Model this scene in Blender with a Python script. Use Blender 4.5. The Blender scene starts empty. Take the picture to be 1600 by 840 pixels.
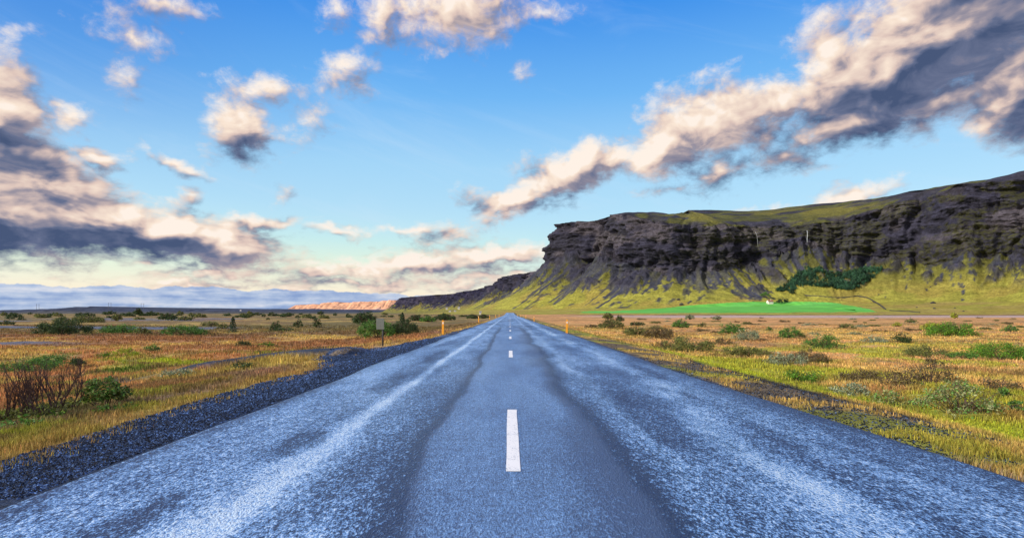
import bpy, math, random
import numpy as np
from mathutils import Vector

rng = np.random.default_rng(7)
random.seed(7)
C = bpy.context.scene
COL = C.collection

# ------------------------------------------------------------------ camera
F_PX, VX, VY, CAM_H = 885.0, 796.5, 489.0, 1.30     # focal length in photo pixels, vanishing point, eye height
cam_d = bpy.data.cameras.new('camera')
cam = bpy.data.objects.new('camera', cam_d)
COL.objects.link(cam)
cam.location = (0, 0, CAM_H)
cam.rotation_euler = (math.radians(90), 0, 0)
cam_d.sensor_width = 36.0
cam_d.lens = 36.0 * F_PX / 1600.0
cam_d.shift_x = (800 - VX) / 1600.0
cam_d.shift_y = (VY - 420) / 1600.0
cam_d.clip_start = 0.1
cam_d.clip_end = 60000
C.camera = cam

# ------------------------------------------------------------------ exposure
C.view_settings.view_transform = 'Standard'
C.view_settings.look = 'None'
C.view_settings.gamma = 1.0
C.view_settings.exposure = 0.75
EXPO = 2 ** 0.75
C.cycles.max_bounces = 5
C.cycles.diffuse_bounces = 2
C.cycles.glossy_bounces = 2
C.cycles.transparent_max_bounces = 4
C.cycles.caustics_reflective = False
C.cycles.caustics_refractive = False

# ------------------------------------------------------------------ sun
SUN_DIR = Vector((-0.93, -0.37, 0.0)).normalized()
SUN_EL = math.radians(26)
sun_d = bpy.data.lights.new('sun', 'SUN')
sun_d.energy = 2.8
sun_d.angle = math.radians(5)
sun_d.color = (1.0, 0.89, 0.75)
sun = bpy.data.objects.new('sun', sun_d)
COL.objects.link(sun)
to_sun = Vector((SUN_DIR.x * math.cos(SUN_EL), SUN_DIR.y * math.cos(SUN_EL), math.sin(SUN_EL)))
sun.rotation_euler = to_sun.to_track_quat('Z', 'Y').to_euler()

# ------------------------------------------------------------------ colour helper
def lin(r, g, b):
    f = lambda c: c / 12.92 if c <= 0.04045 else ((c + 0.055) / 1.055) ** 2.4
    return (f(r / 255), f(g / 255), f(b / 255))

# ------------------------------------------------------------------ node helper
class NT:
    def __init__(self, tree):
        self.t = tree
        self.n = tree.nodes
        self.l = tree.links
    def new(self, kind, **kw):
        n = self.n.new(kind)
        for k, v in kw.items():
            setattr(n, k, v)
        return n
    def put(self, sock, val):
        if isinstance(val, bpy.types.NodeSocket):
            self.l.new(val, sock)
        elif val is not None:
            sock.default_value = val
    def math(self, op, a, b=None, c=None, clamp=False):
        n = self.new('ShaderNodeMath', operation=op, use_clamp=clamp)
        self.put(n.inputs[0], a); self.put(n.inputs[1], b); self.put(n.inputs[2], c)
        return n.outputs[0]
    def vmath(self, op, a, b=None, out=0):
        n = self.new('ShaderNodeVectorMath', operation=op)
        self.put(n.inputs[0], a)
        if op == 'SCALE':
            self.put(n.inputs['Scale'], b)
        else:
            self.put(n.inputs[1], b)
        return n.outputs[out]
    def dot(self, a, b):
        return self.vmath('DOT_PRODUCT', a, b, 'Value')
    def xyz(self, x, y, z):
        n = self.new('ShaderNodeCombineXYZ')
        self.put(n.inputs[0], x); self.put(n.inputs[1], y); self.put(n.inputs[2], z)
        return n.outputs[0]
    def sep(self, v):
        n = self.new('ShaderNodeSeparateXYZ')
        self.put(n.inputs[0], v)
        return n.outputs
    def noise(self, v, scale, detail=3, rough=0.5, dist=0.0, color=False):
        n = self.new('ShaderNodeTexNoise')
        self.put(n.inputs['Vector'], v)
        n.inputs['Scale'].default_value = scale
        n.inputs['Detail'].default_value = detail
        n.inputs['Roughness'].default_value = rough
        n.inputs['Distortion'].default_value = dist
        return n.outputs['Color' if color else 'Fac']
    def mapr(self, v, a, b, c=0.0, d=1.0, kind='SMOOTHSTEP'):
        n = self.new('ShaderNodeMapRange', interpolation_type=kind, clamp=True) if kind == 'LINEAR' else self.new('ShaderNodeMapRange', interpolation_type=kind)
        self.put(n.inputs['Value'], v)
        for k, x in zip(('From Min', 'From Max', 'To Min', 'To Max'), (a, b, c, d)):
            self.put(n.inputs[k], x)
        return n.outputs['Result']
    def mix(self, f, a, b, blend='MIX'):
        n = self.new('ShaderNodeMix', data_type='RGBA', blend_type=blend)
        self.put(n.inputs[0], f)
        for s, v in ((n.inputs[6], a), (n.inputs[7], b)):
            if isinstance(v, tuple) and len(v) == 3:
                v = v + (1.0,)
            self.put(s, v)
        return n.outputs[2]
    def ramp(self, f, stops, mode='LINEAR'):
        n = self.new('ShaderNodeValToRGB')
        cr = n.color_ramp
        cr.interpolation = mode
        while len(cr.elements) > 1:
            cr.elements.remove(cr.elements[-1])
        for i, (p, c) in enumerate(stops):
            e = cr.elements[0] if i == 0 else cr.elements.new(p)
            e.position = p
            e.color = tuple(c) + (1.0,) if len(c) == 3 else c
        self.put(n.inputs[0], f)
        return n.outputs[0]

# ------------------------------------------------------------------ world: sky with clouds at infinite distance
def azel(px, py):
    x, z = (px - VX) / F_PX, (VY - py) / F_PX
    return np.array([math.degrees(math.atan(x)), math.degrees(math.atan(z / math.hypot(1, x)))])

def blob_rows(px, py, hw, hh, rot):
    # ellipse half widths and tilt -> the two rows (in degrees of azimuth and elevation) that make it a unit circle
    e = 1.0
    c0 = azel(px, py)
    J = np.stack([(azel(px + e, py) - c0) / e, (azel(px, py - e) - c0) / e], axis=1)
    a = math.radians(rot)
    R = np.array([[math.cos(a), math.sin(a)], [-math.sin(a), math.cos(a)]])
    M = np.diag([1 / hw, 1 / hh]) @ R @ np.linalg.inv(J)
    o = -M @ c0
    return (M[0, 0], M[0, 1], o[0]), (M[1, 0], M[1, 1], o[1])

# centre x, centre y, half width, half height, tilt, strength
CLOUDS = [
    (-25, 190, 100, 95, -38, 1.5), (20, 240, 130, 50, -25, 1.45), (60, 285, 120, 36, -8, 1.4), (0, 338, 230, 64, -8, 1.6),
    (140, 345, 190, 48, -12, 1.75), (260, 376, 170, 32, -6, 1.65), (350, 382, 84, 36, 2, 1.5), (105, 182, 42, 24, 0, 0.75),
    (150, 240, 58, 15, -14, 0.8), (272, 258, 58, 11, -20, 0.8), (374, 192, 46, 38, 0, 1.15), (410, 135, 60, 26, -5, 0.75),
    (378, 240, 45, 20, 0, 0.55), (205, 55, 60, 22, -25, 0.60), (255, 12, 60, 24, -15, 0.68), (30, 55, 45, 22, 10, 0.45),
    (400, 346, 78, 12, 2, 0.85), (290, 315, 28, 16, 0, 0.65), (535, 357, 60, 10, -2, 0.8), (190, 120, 30, 40, 0, 0.45),
    (548, 112, 46, 30, 10, 0.70), (600, 25, 36, 50, 0, 0.85), (700, 22, 110, 52, 4, 1.0), (840, 28, 45, 20, 10, 0.60),
    (815, 115, 20, 20, 30, 0.48), (525, 18, 28, 25, 0, 0.5), (795, 318, 66, 22, 30, 1.15), (905, 262, 105, 30, 22, 1.35),
    (1105, 195, 115, 58, 12, 1.3), (1035, 235, 80, 34, 15, 1.35), (1135, 268, 60, 28, 5, 0.8), (1215, 160, 85, 42, 15, 1.1),
    (1300, 80, 52, 62, 25, 1.0), (1390, 120, 180, 72, 28, 1.75), (1340, 190, 120, 38, 12, 1.25), (1480, 50, 160, 95, 25, 1.8),
    (1470, 165, 110, 36, 18, 1.15), (1590, 130, 90, 80, 20, 1.4), (750, 305, 32, 16, -10, 0.55), (820, 258, 36, 16, 10, 0.5),
    (1330, 308, 62, 20, 12, 0.95), (1220, 322, 70, 10, 3, 0.7), (700, 368, 50, 22, 5, 0.8), (640, 415, 180, 20, 2, 0.95), (770, 402, 130, 20, 3, 1.0), (560, 440, 250, 12, 1, 0.75), (780, 436, 150, 14, 2, 0.85), (300, 446, 150, 8, 1, 0.7),
    (520, 420, 80, 14, 2, 0.8), (330, 428, 170, 10, 2, 0.7), (870, 318, 40, 14, 15, 0.5), (1050, 300, 60, 12, 8, 0.42), (440, 297, 20, 14, 0, 0.5),
    (660, 362, 90, 9, -3, 0.65), (1210, 255, 90, 22, 20, 0.55), (480, 190, 45, 40, 0, 0.42),
]
# undersides in cloud shade (grey-blue)
SHADE = [
    (10, 352, 210, 56, -10, 0.85), (190, 372, 190, 30, -10, 0.85), (30, 225, 110, 40, -25, 0.7), (150, 250, 60, 14, -14, 0.8),
    (272, 262, 60, 12, -20, 0.9), (385, 235, 50, 24, 0, 0.9), (400, 350, 70, 12, 2, 0.7), (535, 358, 60, 12, 0, 1.0),
    (1135, 275, 75, 34, 5, 1.0), (1400, 140, 190, 70, 28, 1.1), (1330, 195, 140, 42, 14, 1.0), (1510, 70, 150, 90, 25, 1.1),
    (1590, 150, 80, 80, 20, 1.0), (750, 306, 40, 20, 0, 1.0), (820, 258, 40, 20, 0, 0.8), (1210, 258, 110, 26, 20, 0.9), (290, 317, 35, 18, 0, 0.8),
    (870, 320, 50, 20, 15, 0.8), (730, 418, 140, 9, 2, 0.28), (440, 297, 25, 18, 0, 0.9), (1050, 300, 70, 16, 8, 0.9), (660, 364, 90, 10, -3, 0.6),
]

def blob_sum(nt, p1, blobs, gain):
    acc = None
    for (px, py, hw, hh, rot, s) in blobs:
        r1, r2 = blob_rows(px, py, hw * gain, hh * gain, rot)
        v = nt.xyz(nt.dot(p1, r1), nt.dot(p1, r2), 0.0)
        ln = nt.vmath('LENGTH', v, out='Value')
        q = nt.math('MULTIPLY_ADD', ln, -s, s)                       # s at the middle, 0 on the rim
        acc = q if acc is None else nt.math('SMOOTH_MAX', acc, q, 0.15)
    return acc

def density_group():
    g = bpy.data.node_groups.new('cloud_density', 'ShaderNodeTree')
    g.interface.new_socket('P', in_out='INPUT', socket_type='NodeSocketVector')
    g.interface.new_socket('D', in_out='OUTPUT', socket_type='NodeSocketFloat')
    g.interface.new_socket('Dsoft', in_out='OUTPUT', socket_type='NodeSocketFloat')
    nt = NT(g)
    gi, go = nt.new('NodeGroupInput'), nt.new('NodeGroupOutput')
    p = gi.outputs[0]
    s = nt.sep(p)
    warp = nt.noise(p, 0.22, 3, 0.6, color=True)
    pw = nt.vmath('ADD', p, nt.vmath('SCALE', nt.vmath('SUBTRACT', warp, (0.5, 0.5, 0.5)), 4.0))
    sw = nt.sep(pw)
    p1 = nt.xyz(sw[0], sw[1], 1.0)
    b = blob_sum(nt, p1, CLOUDS, 1.55)
    ps = nt.xyz(s[0], nt.math('MULTIPLY', nt.math('POWER', nt.math('MAXIMUM', s[1], 0.01), 0.6), 7.6), 3.7)
    n1 = nt.noise(ps, 0.20, 10, 0.66, 0.35)
    n2 = nt.noise(ps, 0.62, 8, 0.66, 0.3)
    d = nt.math('ADD', b, nt.math('MULTIPLY', nt.math('SUBTRACT', n1, 0.5), 1.15))
    d = nt.math('ADD', d, nt.math('MULTIPLY', nt.math('SUBTRACT', n2, 0.5), 0.95))
    nt.put(go.inputs[0], d)
    n3 = nt.noise(ps, 0.20, 3, 0.58, 0.35)
    nt.put(go.inputs[1], nt.math('ADD', b, nt.math('MULTIPLY', nt.math('SUBTRACT', n3, 0.5), 1.3)))
    return g

def build_world():
    w = bpy.data.worlds.new('World')
    C.world = w
    w.use_nodes = True
    nt = NT(w.node_tree)
    nt.n.clear()
    out = nt.new('ShaderNodeOutputWorld')
    bg = nt.new('ShaderNodeBackground')
    STR = 0.1
    bg.inputs['Strength'].default_value = STR
    nt.l.new(bg.outputs[0], out.inputs[0])
    K = 1.0 / (STR * EXPO)                                         # photo colour -> sky radiance
    sky = nt.new('ShaderNodeTexSky', sky_type='NISHITA')
    sky.sun_disc = False
    sky.sun_elevation = SUN_EL
    sky.sun_rotation = math.atan2(SUN_DIR.x, SUN_DIR.y)
    sky.altitude = 50
    sky.air_density = 1.0
    sky.dust_density = 0.4
    sky.ozone_density = 2.0
    tc = nt.new('ShaderNodeTexCoord')
    d = nt.vmath('NORMALIZE', tc.outputs['Generated'])
    s = nt.sep(d)
    az = nt.math('MULTIPLY', nt.math('ARCTAN2', s[0], s[1]), 57.29578)
    el = nt.math('MULTIPLY', nt.math('ARCSINE', s[2]), 57.29578)
    p = nt.xyz(az, el, 0.0)
    # clear air: deep blue overhead, pale cyan low down, warm cream at the very horizon on the left
    f = nt.math('DIVIDE', el, 40.0, clamp=True)
    clear = nt.ramp(f, [(0.0, lin(232, 236, 240)), (0.10, lin(205, 240, 246)), (0.22, lin(186, 229, 250)), (0.36, lin(166, 218, 252)),
                        (0.52, lin(112, 186, 250)), (0.72, lin(48, 144, 240)), (1.0, lin(16, 94, 205))])
    warm = nt.ramp(f, [(0.0, lin(255, 236, 205)), (0.05, lin(255, 240, 215)), (0.11, lin(232, 246, 222)), (0.18, lin(205, 241, 236)), (0.26, lin(190, 231, 248)), (1.0, lin(20, 95, 200))])
    wf = nt.math('MULTIPLY', nt.mapr(az, 28.0, -12.0), nt.mapr(el, 11.5, 5.0))
    c_sky = nt.mix(wf, clear, warm)
    # corners of the view look a little deeper blue away from the sunlit middle
    deep = nt.math('MULTIPLY', nt.mapr(nt.math('ABSOLUTE', nt.math('ADD', az, -8.0)), 20.0, 52.0), nt.mapr(el, 8.0, 24.0))
    c_sky = nt.mix(nt.math('MULTIPLY', deep, 0.55), c_sky, lin(18, 112, 215))
    c_sky = nt.vmath('SCALE', c_sky, K)
    c_sky = nt.mix(0.12, c_sky, sky.outputs[0])
    # clouds
    grp = density_group()
    def dens(v):
        n = nt.new('ShaderNodeGroup')
        n.node_tree = grp
        nt.put(n.inputs[0], v)
        return n.outputs
    d0, d0s = dens(p)
    d1 = dens(nt.vmath('ADD', p, (-0.85, 1.05, 0.0)))[1]
    a = nt.mapr(d0, 0.08, 0.80)
    lit = nt.math('ADD', nt.math('SUBTRACT', d0s, d1), nt.math('MULTIPLY', nt.math('SUBTRACT', d0, d0s), 0.34))
    p1 = nt.xyz(az, el, 1.0)
    sh = nt.math('MAXIMUM', blob_sum(nt, p1, SHADE, 1.35), 0.0)
    shv = nt.math('ADD', nt.math('MAXIMUM', nt.math('MULTIPLY', lit, 1.05), -0.13), 0.58)
    shv = nt.math('SUBTRACT', shv, nt.math('MINIMUM', nt.math('MULTIPLY', sh, 0.72), 0.33))
    tex = nt.noise(nt.xyz(nt.math('MULTIPLY', az, 0.8), nt.math('MULTIPLY', el, 1.5), 9.1), 0.30, 7, 0.56, 0.7)
    shv = nt.math('ADD', shv, nt.math('MULTIPLY', nt.math('SUBTRACT', tex, 0.5), 1.15))
    shv = nt.math('SUBTRACT', shv, nt.math('MULTIPLY', nt.mapr(d0, 0.75, 1.5), 0.08), clamp=True)
    c_cl = nt.ramp(shv, [(0.0, lin(72, 88, 122)), (0.20, lin(104, 114, 144)), (0.42, lin(158, 150, 162)), (0.62, lin(222, 198, 188)), (0.88, lin(250, 230, 212)), (1.0, lin(255, 242, 230))])
    hi = nt.mapr(el, 14.0, 26.0)
    c_cl = nt.vmath('SCALE', c_cl, K)
    front = nt.mapr(s[1], 0.0, 0.25)
    # thin high wisps
    ci = nt.noise(nt.xyz(nt.math('MULTIPLY', az, 0.05), nt.math('MULTIPLY_ADD', az, 0.06, nt.math('MULTIPLY', el, 0.22)), 5.5), 1.0, 7, 0.62, 0.8)
    cf = nt.math('MULTIPLY', nt.mapr(ci, 0.50, 0.80), 0.20)
    c_sky = nt.mix(cf, c_sky, tuple(x * K for x in lin(214, 232, 250)))
    alpha = nt.math('MULTIPLY', a, front)
    col = nt.mix(alpha, c_sky, c_cl)
    # long low cloud bank along the left horizon
    topn = nt.math('SUBTRACT', nt.noise(nt.xyz(az, 0.0, 1.3), 0.33, 5, 0.55), 0.5)
    top = nt.math('MULTIPLY_ADD', topn, 1.5, 2.2)
    top = nt.math('MULTIPLY_ADD', nt.mapr(az, -18.0, 2.0), -1.2, top)
    bm = nt.mapr(nt.math('SUBTRACT', top, el), -0.02, 0.10)
    bm = nt.math('MULTIPLY', bm, nt.mapr(az, 0.0, -12.0))
    bm = nt.math('MULTIPLY', bm, front)
    st = nt.noise(nt.xyz(nt.math('MULTIPLY', az, 0.12), nt.math('MULTIPLY', el, 1.9), 0.4), 1.0, 5, 0.55, 0.5)
    st2 = nt.noise(nt.xyz(nt.math('MULTIPLY', az, 0.5), nt.math('MULTIPLY', el, 1.2), 2.4), 1.0, 5, 0.6)
    stm = nt.math('MULTIPLY_ADD', st2, 0.4, nt.math('MULTIPLY', st, 0.6))
    bcol = nt.ramp(stm, [(0.30, lin(98, 134, 190)), (0.42, lin(134, 162, 210)), (0.54, lin(178, 196, 226)), (0.66, lin(220, 224, 236))])
    col = nt.mix(nt.math('MULTIPLY', bm, 0.95), col, nt.vmath('SCALE', bcol, K))
    # behind the camera: unseen bright broken cloud, added as fill light for the ground
    back = nt.mapr(s[1], 0.05, -0.45)
    bn = nt.mapr(nt.noise(d, 2.2, 5, 0.6), 0.36, 0.6)
    bk = nt.mix(bn, tuple(x * K * 0.9 for x in lin(150, 195, 245)), tuple(x * K * 1.35 for x in lin(255, 236, 214)))
    up = nt.math('MAXIMUM', back, nt.mapr(el, 42.0, 70.0, 0.0, 0.35))
    col = nt.mix(up, col, bk)
    col = nt.mix(nt.mapr(s[2], 0.0, -0.05), col, tuple(x * K for x in (0.10, 0.09, 0.06)))
    nt.l.new(col, bg.inputs['Color'])
    w.cycles.sampling_method = 'MANUAL'
    w.cycles.sample_map_resolution = 512
build_world()

# ------------------------------------------------------------------ numpy noise
def _h(ix, iy, seed):
    n = (ix.astype(np.int64) * 374761393 + iy.astype(np.int64) * 668265263 + seed * 974711) & 0x7fffffff
    n = ((n ^ (n >> 13)) * 1274126177) & 0x7fffffff
    n = ((n ^ (n >> 15)) * 69069 + 12345) & 0x7fffffff
    return ((n >> 7) & 0xffff) / 65535.0

def vnoise(x, y, seed=0):
    ix, iy = np.floor(x), np.floor(y)
    fx, fy = x - ix, y - iy
    ux, uy = fx * fx * fx * (fx * (fx * 6 - 15) + 10), fy * fy * fy * (fy * (fy * 6 - 15) + 10)
    a, b = _h(ix, iy, seed), _h(ix + 1, iy, seed)
    c, d = _h(ix, iy + 1, seed), _h(ix + 1, iy + 1, seed)
    return (a * (1 - ux) + b * ux) * (1 - uy) + (c * (1 - ux) + d * ux) * uy

def fbm(x, y, oct=4, seed=0, gain=0.5):
    t, a, s = 0.0, 1.0, 0.0
    c, sn = math.cos(0.6), math.sin(0.6)
    for i in range(oct):
        t = t + a * vnoise(x, y, seed + i * 31)
        s += a
        x, y = (x * c - y * sn) * 2.03 + 11.3, (x * sn + y * c) * 2.03 - 4.7
        a *= gain
    return t / s

def ridge(x, y, oct=4, seed=0):
    t, a, s = 0.0, 1.0, 0.0
    for i in range(oct):
        t = t + a * (1 - np.abs(2 * vnoise(x, y, seed + i * 17) - 1))
        s += a
        x, y = x * 2.07 + 3.1, y * 2.07 - 7.7
        a *= 0.5
    return t / s

def sst(x, a, b):
    t = np.clip((x - a) / (b - a), 0, 1)
    return t * t * (3 - 2 * t)

def lerp(a, b, t):
    return a + (b - a) * t

def cmix(c, new, m):
    return c + (np.asarray(new) - c) * m[..., None]

# ------------------------------------------------------------------ mesh helpers
def obj(name, me, mat=None, parent=None):
    o = bpy.data.objects.new(name, me)
    COL.objects.link(o)
    if mat is not None:
        me.materials.append(mat)
    if parent is not None:
        o.parent = parent
    return o

def mesh(name, v, f, smooth=True, col=None, attrs=None):
    me = bpy.data.meshes.new(name)
    me.from_pydata(np.asarray(v, dtype=np.float32).reshape(-1, 3), [], f)
    if smooth:
        me.polygons.foreach_set('use_smooth', np.ones(len(me.polygons), dtype=bool))
    if col is not None:
        a = me.attributes.new('col', 'FLOAT_COLOR', 'POINT')
        c = np.ones((len(me.vertices), 4), dtype=np.float32)
        c[:, :3] = np.asarray(col).reshape(-1, 3)
        a.data.foreach_set('color', c.ravel())
    for k, val in (attrs or {}).items():
        a = me.attributes.new(k, 'FLOAT', 'POINT')
        a.data.foreach_set('value', np.asarray(val, dtype=np.float32).ravel())
    me.update()
    return me

def grid_faces(nr, nc):
    i = np.arange(nr * nc).reshape(nr, nc)
    return np.stack([i[:-1, :-1], i[:-1, 1:], i[1:, 1:], i[1:, :-1]], axis=-1).reshape(-1, 4)

class MB:
    """collects shapes into one mesh"""
    def __init__(self):
        self.v, self.f = [], []
    def add(self, v, f):
        b = len(self.v)
        self.v += [tuple(x) for x in v]
        self.f += [tuple(b + i for i in q) for q in f]
    def box(self, c, s, rz=0.0, taper=1.0):
        x, y, z = s[0] / 2, s[1] / 2, s[2] / 2
        pts = []
        for k, (dz, t) in enumerate(((-z, 1.0), (z, taper))):
            for (a, b) in ((-x, -y), (x, -y), (x, y), (-x, y)):
                a, b = a * t, b * t
                pts.append((c[0] + a * math.cos(rz) - b * math.sin(rz), c[1] + a * math.sin(rz) + b * math.cos(rz), c[2] + dz))
        self.add(pts, [(3, 2, 1, 0), (4, 5, 6, 7), (0, 1, 5, 4), (1, 2, 6, 5), (2, 3, 7, 6), (3, 0, 4, 7)])
    def tube(self, pts, rad, n=6):
        pts = [Vector(p) for p in pts]
        b = len(self.v)
        for i, p in enumerate(pts):
            t = (pts[min(i + 1, len(pts) - 1)] - pts[max(i - 1, 0)]).normalized()
            u = t.cross(Vector((0.3, 1, 0.1))).normalized()
            w = t.cross(u)
            r = rad[i] if isinstance(rad, (list, tuple)) else rad
            for k in range(n):
                a = 2 * math.pi * k / n
                self.v.append(tuple(p + (u * math.cos(a) + w * math.sin(a)) * r))
        for i in range(len(pts) - 1):
            for k in range(n):
                self.f.append((b + i * n + k, b + i * n + (k + 1) % n, b + (i + 1) * n + (k + 1) % n, b + (i + 1) * n + k))
        self.f.append(tuple(b + k for k in range(n))[::-1])
        self.f.append(tuple(b + (len(pts) - 1) * n + k for k in range(n)))
    def build(self, name, mat, parent=None, smooth=False):
        me = bpy.data.meshes.new(name)
        me.from_pydata(self.v, [], self.f)
        if smooth:
            for q in me.polygons:
                q.use_smooth = True
        me.update()
        return obj(name, me, mat, parent)

def bevel(o, w=0.01, seg=2):
    m = o.modifiers.new('bevel', 'BEVEL')
    m.width = w; m.segments = seg; m.limit_method = 'ANGLE'
    return o

def tag(o, label=None, cat=None, group=None, kind=None):
    for k, v in (('label', label), ('category', cat), ('group', group), ('kind', kind)):
        if v:
            o[k] = v
    return o

def empty(name, loc, rz=0.0):
    o = bpy.data.objects.new(name, None)
    o.empty_display_size = 0.1
    COL.objects.link(o)
    o.location = loc
    o.rotation_euler = (0, 0, rz)
    return o

def copy_tree(o, parent=None):
    c = o.copy()
    COL.objects.link(c)
    c.parent = parent
    for ch in [x for x in bpy.data.objects if x.parent == o]:
        copy_tree(ch, c)
    return c

# ------------------------------------------------------------------ materials
def mat_new(name):
    m = bpy.data.materials.new(name)
    m.use_nodes = True
    nt = NT(m.node_tree)
    bs = nt.n['Principled BSDF']
    return m, nt, bs

def mat_plain(name, col, rough=0.6, metal=0.0, var=0.25, scale=8.0):
    m, nt, bs = mat_new(name)
    tc = nt.new('ShaderNodeTexCoord')
    n = nt.noise(tc.outputs['Object'], scale, 5, 0.6)
    c = nt.mix(nt.math('MULTIPLY', nt.mapr(n, 0.35, 0.7), var), tuple(col), tuple(x * 0.45 for x in col))
    nt.put(bs.inputs['Base Color'], c)
    nt.put(bs.inputs['Roughness'], nt.mapr(n, 0.3, 0.7, rough * 0.85, min(1, rough * 1.15)))
    bs.inputs['Metallic'].default_value = metal
    return m

def mat_attr(name, rough=0.9, fine=((2.0, 0.35), (14.0, 0.35)), bump=0.0, bscale=10.0, spec=0.25, trans=0.0, bdist=0.05):
    """colour from the vertex attribute 'col', broken up by world-space noise"""
    m, nt, bs = mat_new(name)
    at = nt.new('ShaderNodeAttribute', attribute_name='col')
    geo = nt.new('ShaderNodeNewGeometry')
    c = at.outputs['Color']
    for sc, am in fine:
        n = nt.noise(geo.outputs['Position'], sc, 5, 0.62)
        k = nt.mapr(n, 0.28, 0.72, 1 - am, 1 + am, 'LINEAR')
        c = nt.vmath('SCALE', c, k)
    nt.put(bs.inputs['Base Color'], c)
    bs.inputs['Roughness'].default_value = rough
    bs.inputs['Specular IOR Level'].default_value = spec
    if bump:
        b = nt.new('ShaderNodeBump')
        b.inputs['Strength'].default_value = bump
        b.inputs['Distance'].default_value = bdist
        nt.put(b.inputs['Height'], nt.noise(geo.outputs['Position'], bscale, 6, 0.65))
        nt.put(bs.inputs['Normal'], b.outputs[0])
    if trans:
        bs.inputs['Transmission Weight'].default_value = 0.0
        tr = nt.new('ShaderNodeBsdfTranslucent')
        nt.put(tr.inputs['Color'], c)
        mx = nt.new('ShaderNodeMixShader')
        mx.inputs[0].default_value = trans
        nt.l.new(bs.outputs[0], mx.inputs[1]); nt.l.new(tr.outputs[0], mx.inputs[2])
        nt.l.new(mx.outputs[0], nt.n['Material Output'].inputs[0])
    return m

M_ground = mat_attr('heath_ground', 0.95, ((0.7, 0.25), (6.0, 0.45), (30.0, 0.35)), 0.9, 9.0, 0.15, bdist=0.12)
M_gravel = mat_attr('black_gravel', 0.7, ((1.2, 0.35), (9.0, 0.8), (24.0, 0.95)), 1.0, 26.0, 0.22, bdist=0.06)
M_rock = mat_attr('basalt_and_turf', 0.95, ((0.05, 0.25), (0.22, 0.4), (0.8, 0.35)), 0.8, 0.35, 0.15, bdist=4.0)
M_far = mat_attr('far_hill_rock', 0.95, ((0.004, 0.3), (0.02, 0.3)), 0.0, 1, 0.1)
M_field = mat_attr('mown_hay_field', 0.9, ((0.02, 0.12), (0.3, 0.15)), 0.3, 1.0, 0.15)
M_grass = mat_attr('grass_blades', 0.8, ((3.0, 0.3),), 0, 1, 0.2, trans=0.25)
M_leaf = mat_attr('shrub_leaves', 0.6, ((2.5, 0.25),), 0, 1, 0.3, trans=0.2)
M_bark = mat_plain('shrub_bark', (0.10, 0.065, 0.05), 0.9, 0, 0.6, 20)

# ------------------------------------------------------------------ terrain heights
ROAD_L, ROAD_R = -3.5, 3.82

def road_z(y):
    y = np.asarray(y, dtype=float)
    return 1.75 * sst(y, 300, 600) - 0.9 * sst(y, 640, 900)

def edge_r(y):
    return ROAD_R + 0.22 * sst(-np.asarray(y, float), -14, -5) + 0.08 * (vnoise(np.asarray(y, float) * 0.5, np.zeros_like(np.asarray(y, float)) + 3.3, 5) - 0.5)

def edge_l(y):
    return ROAD_L - 0.16 * (vnoise(np.asarray(y, float) * 0.35, np.zeros_like(np.asarray(y, float)) + 8.3, 9) - 0.5)

def shoulder_l(y):
    """outer edge of the gravel shoulder on the left: widens into a small pull-out"""
    y = np.asarray(y, dtype=float)
    return -5.15 - 1.25 * sst(y, 14.5, 19) + 1.25 * sst(y, 20.5, 26) + 0.75 * sst(y, 26, 36) + 0.5 * sst(y, 36, 65) + 0.35 * (fbm(y * 0.5, y * 0 + 1.7, 3, 4) - 0.5)

TRACK = [(-6.0, 20.3), (-8.4, 19.4), (-10.2, 17.2), (-11.2, 15.4)]
def track_m(x, y):
    d = np.full(np.shape(x), 1e3)
    for (ax, ay), (bx, by) in zip(TRACK[:-1], TRACK[1:]):
        t = np.clip(((x - ax) * (bx - ax) + (y - ay) * (by - ay)) / ((bx - ax) ** 2 + (by - ay) ** 2), 0, 1)
        d = np.minimum(d, np.hypot(x - ax - t * (bx - ax), y - ay - t * (by - ay)))
    w = 0.95 + 1.9 * (fbm(x * 0.6, y * 0.6, 4, 43) - 0.5)
    return np.exp(-(d / np.maximum(w, 0.3)) ** 4) * sst(-x, 5.0, 5.6) * (1 - 0.9 * sst(-x, 9.5, 12.0))

def zg(x, y):
    x = np.asarray(x, dtype=float); y = np.asarray(y, dtype=float)
    rz = road_z(y)
    a = np.where(x < 0, ROAD_L - x, x - ROAD_R)                 # distance outside the road
    bed = rz - 0.10 - 0.07 * sst(a, 0, 1.8)
    wid = np.where(x < 0, 6.5, 3.6)
    start = np.where(x < 0, np.maximum(ROAD_L - shoulder_l(y), 0.6) , 1.2)
    drop = sst(a, start, start + wid)
    und = 0.34 * (fbm(x * 0.16, y * 0.16, 4, 11) - 0.5) + 0.7 * (fbm(x * 0.03, y * 0.03, 3, 12) - 0.5)
    hum = 0.16 * (fbm(x * 0.9, y * 0.9, 3, 13) - 0.5)
    plain = -0.72 + und * sst(a, 2, 12) + hum * sst(a, 1.5, 4)
    # eroded bank of black soil beside the right verge
    bank = np.exp(-((x - bank_x(y)) / 0.30) ** 2) * sst(y, 3, 6) * (1 - sst(y, 17, 26))
    z = lerp(bed, plain, drop) - 0.16 * bank + 0.05 * (fbm(x * 2.0, y * 2.0, 3, 15) - 0.5) * sst(a, 0.4, 1.5)
    z = z + 0.20 * track_m(x, y)
    under = (a < 0.15)
    return np.where(under, rz - 0.10, z)

def bank_x(y):
    return 6.55 + 0.35 * np.sin(y * 0.33) + 0.4 * (vnoise(np.asarray(y, float) * 0.4, np.asarray(y, float) * 0 + 2.0, 21) - 0.5)

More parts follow.
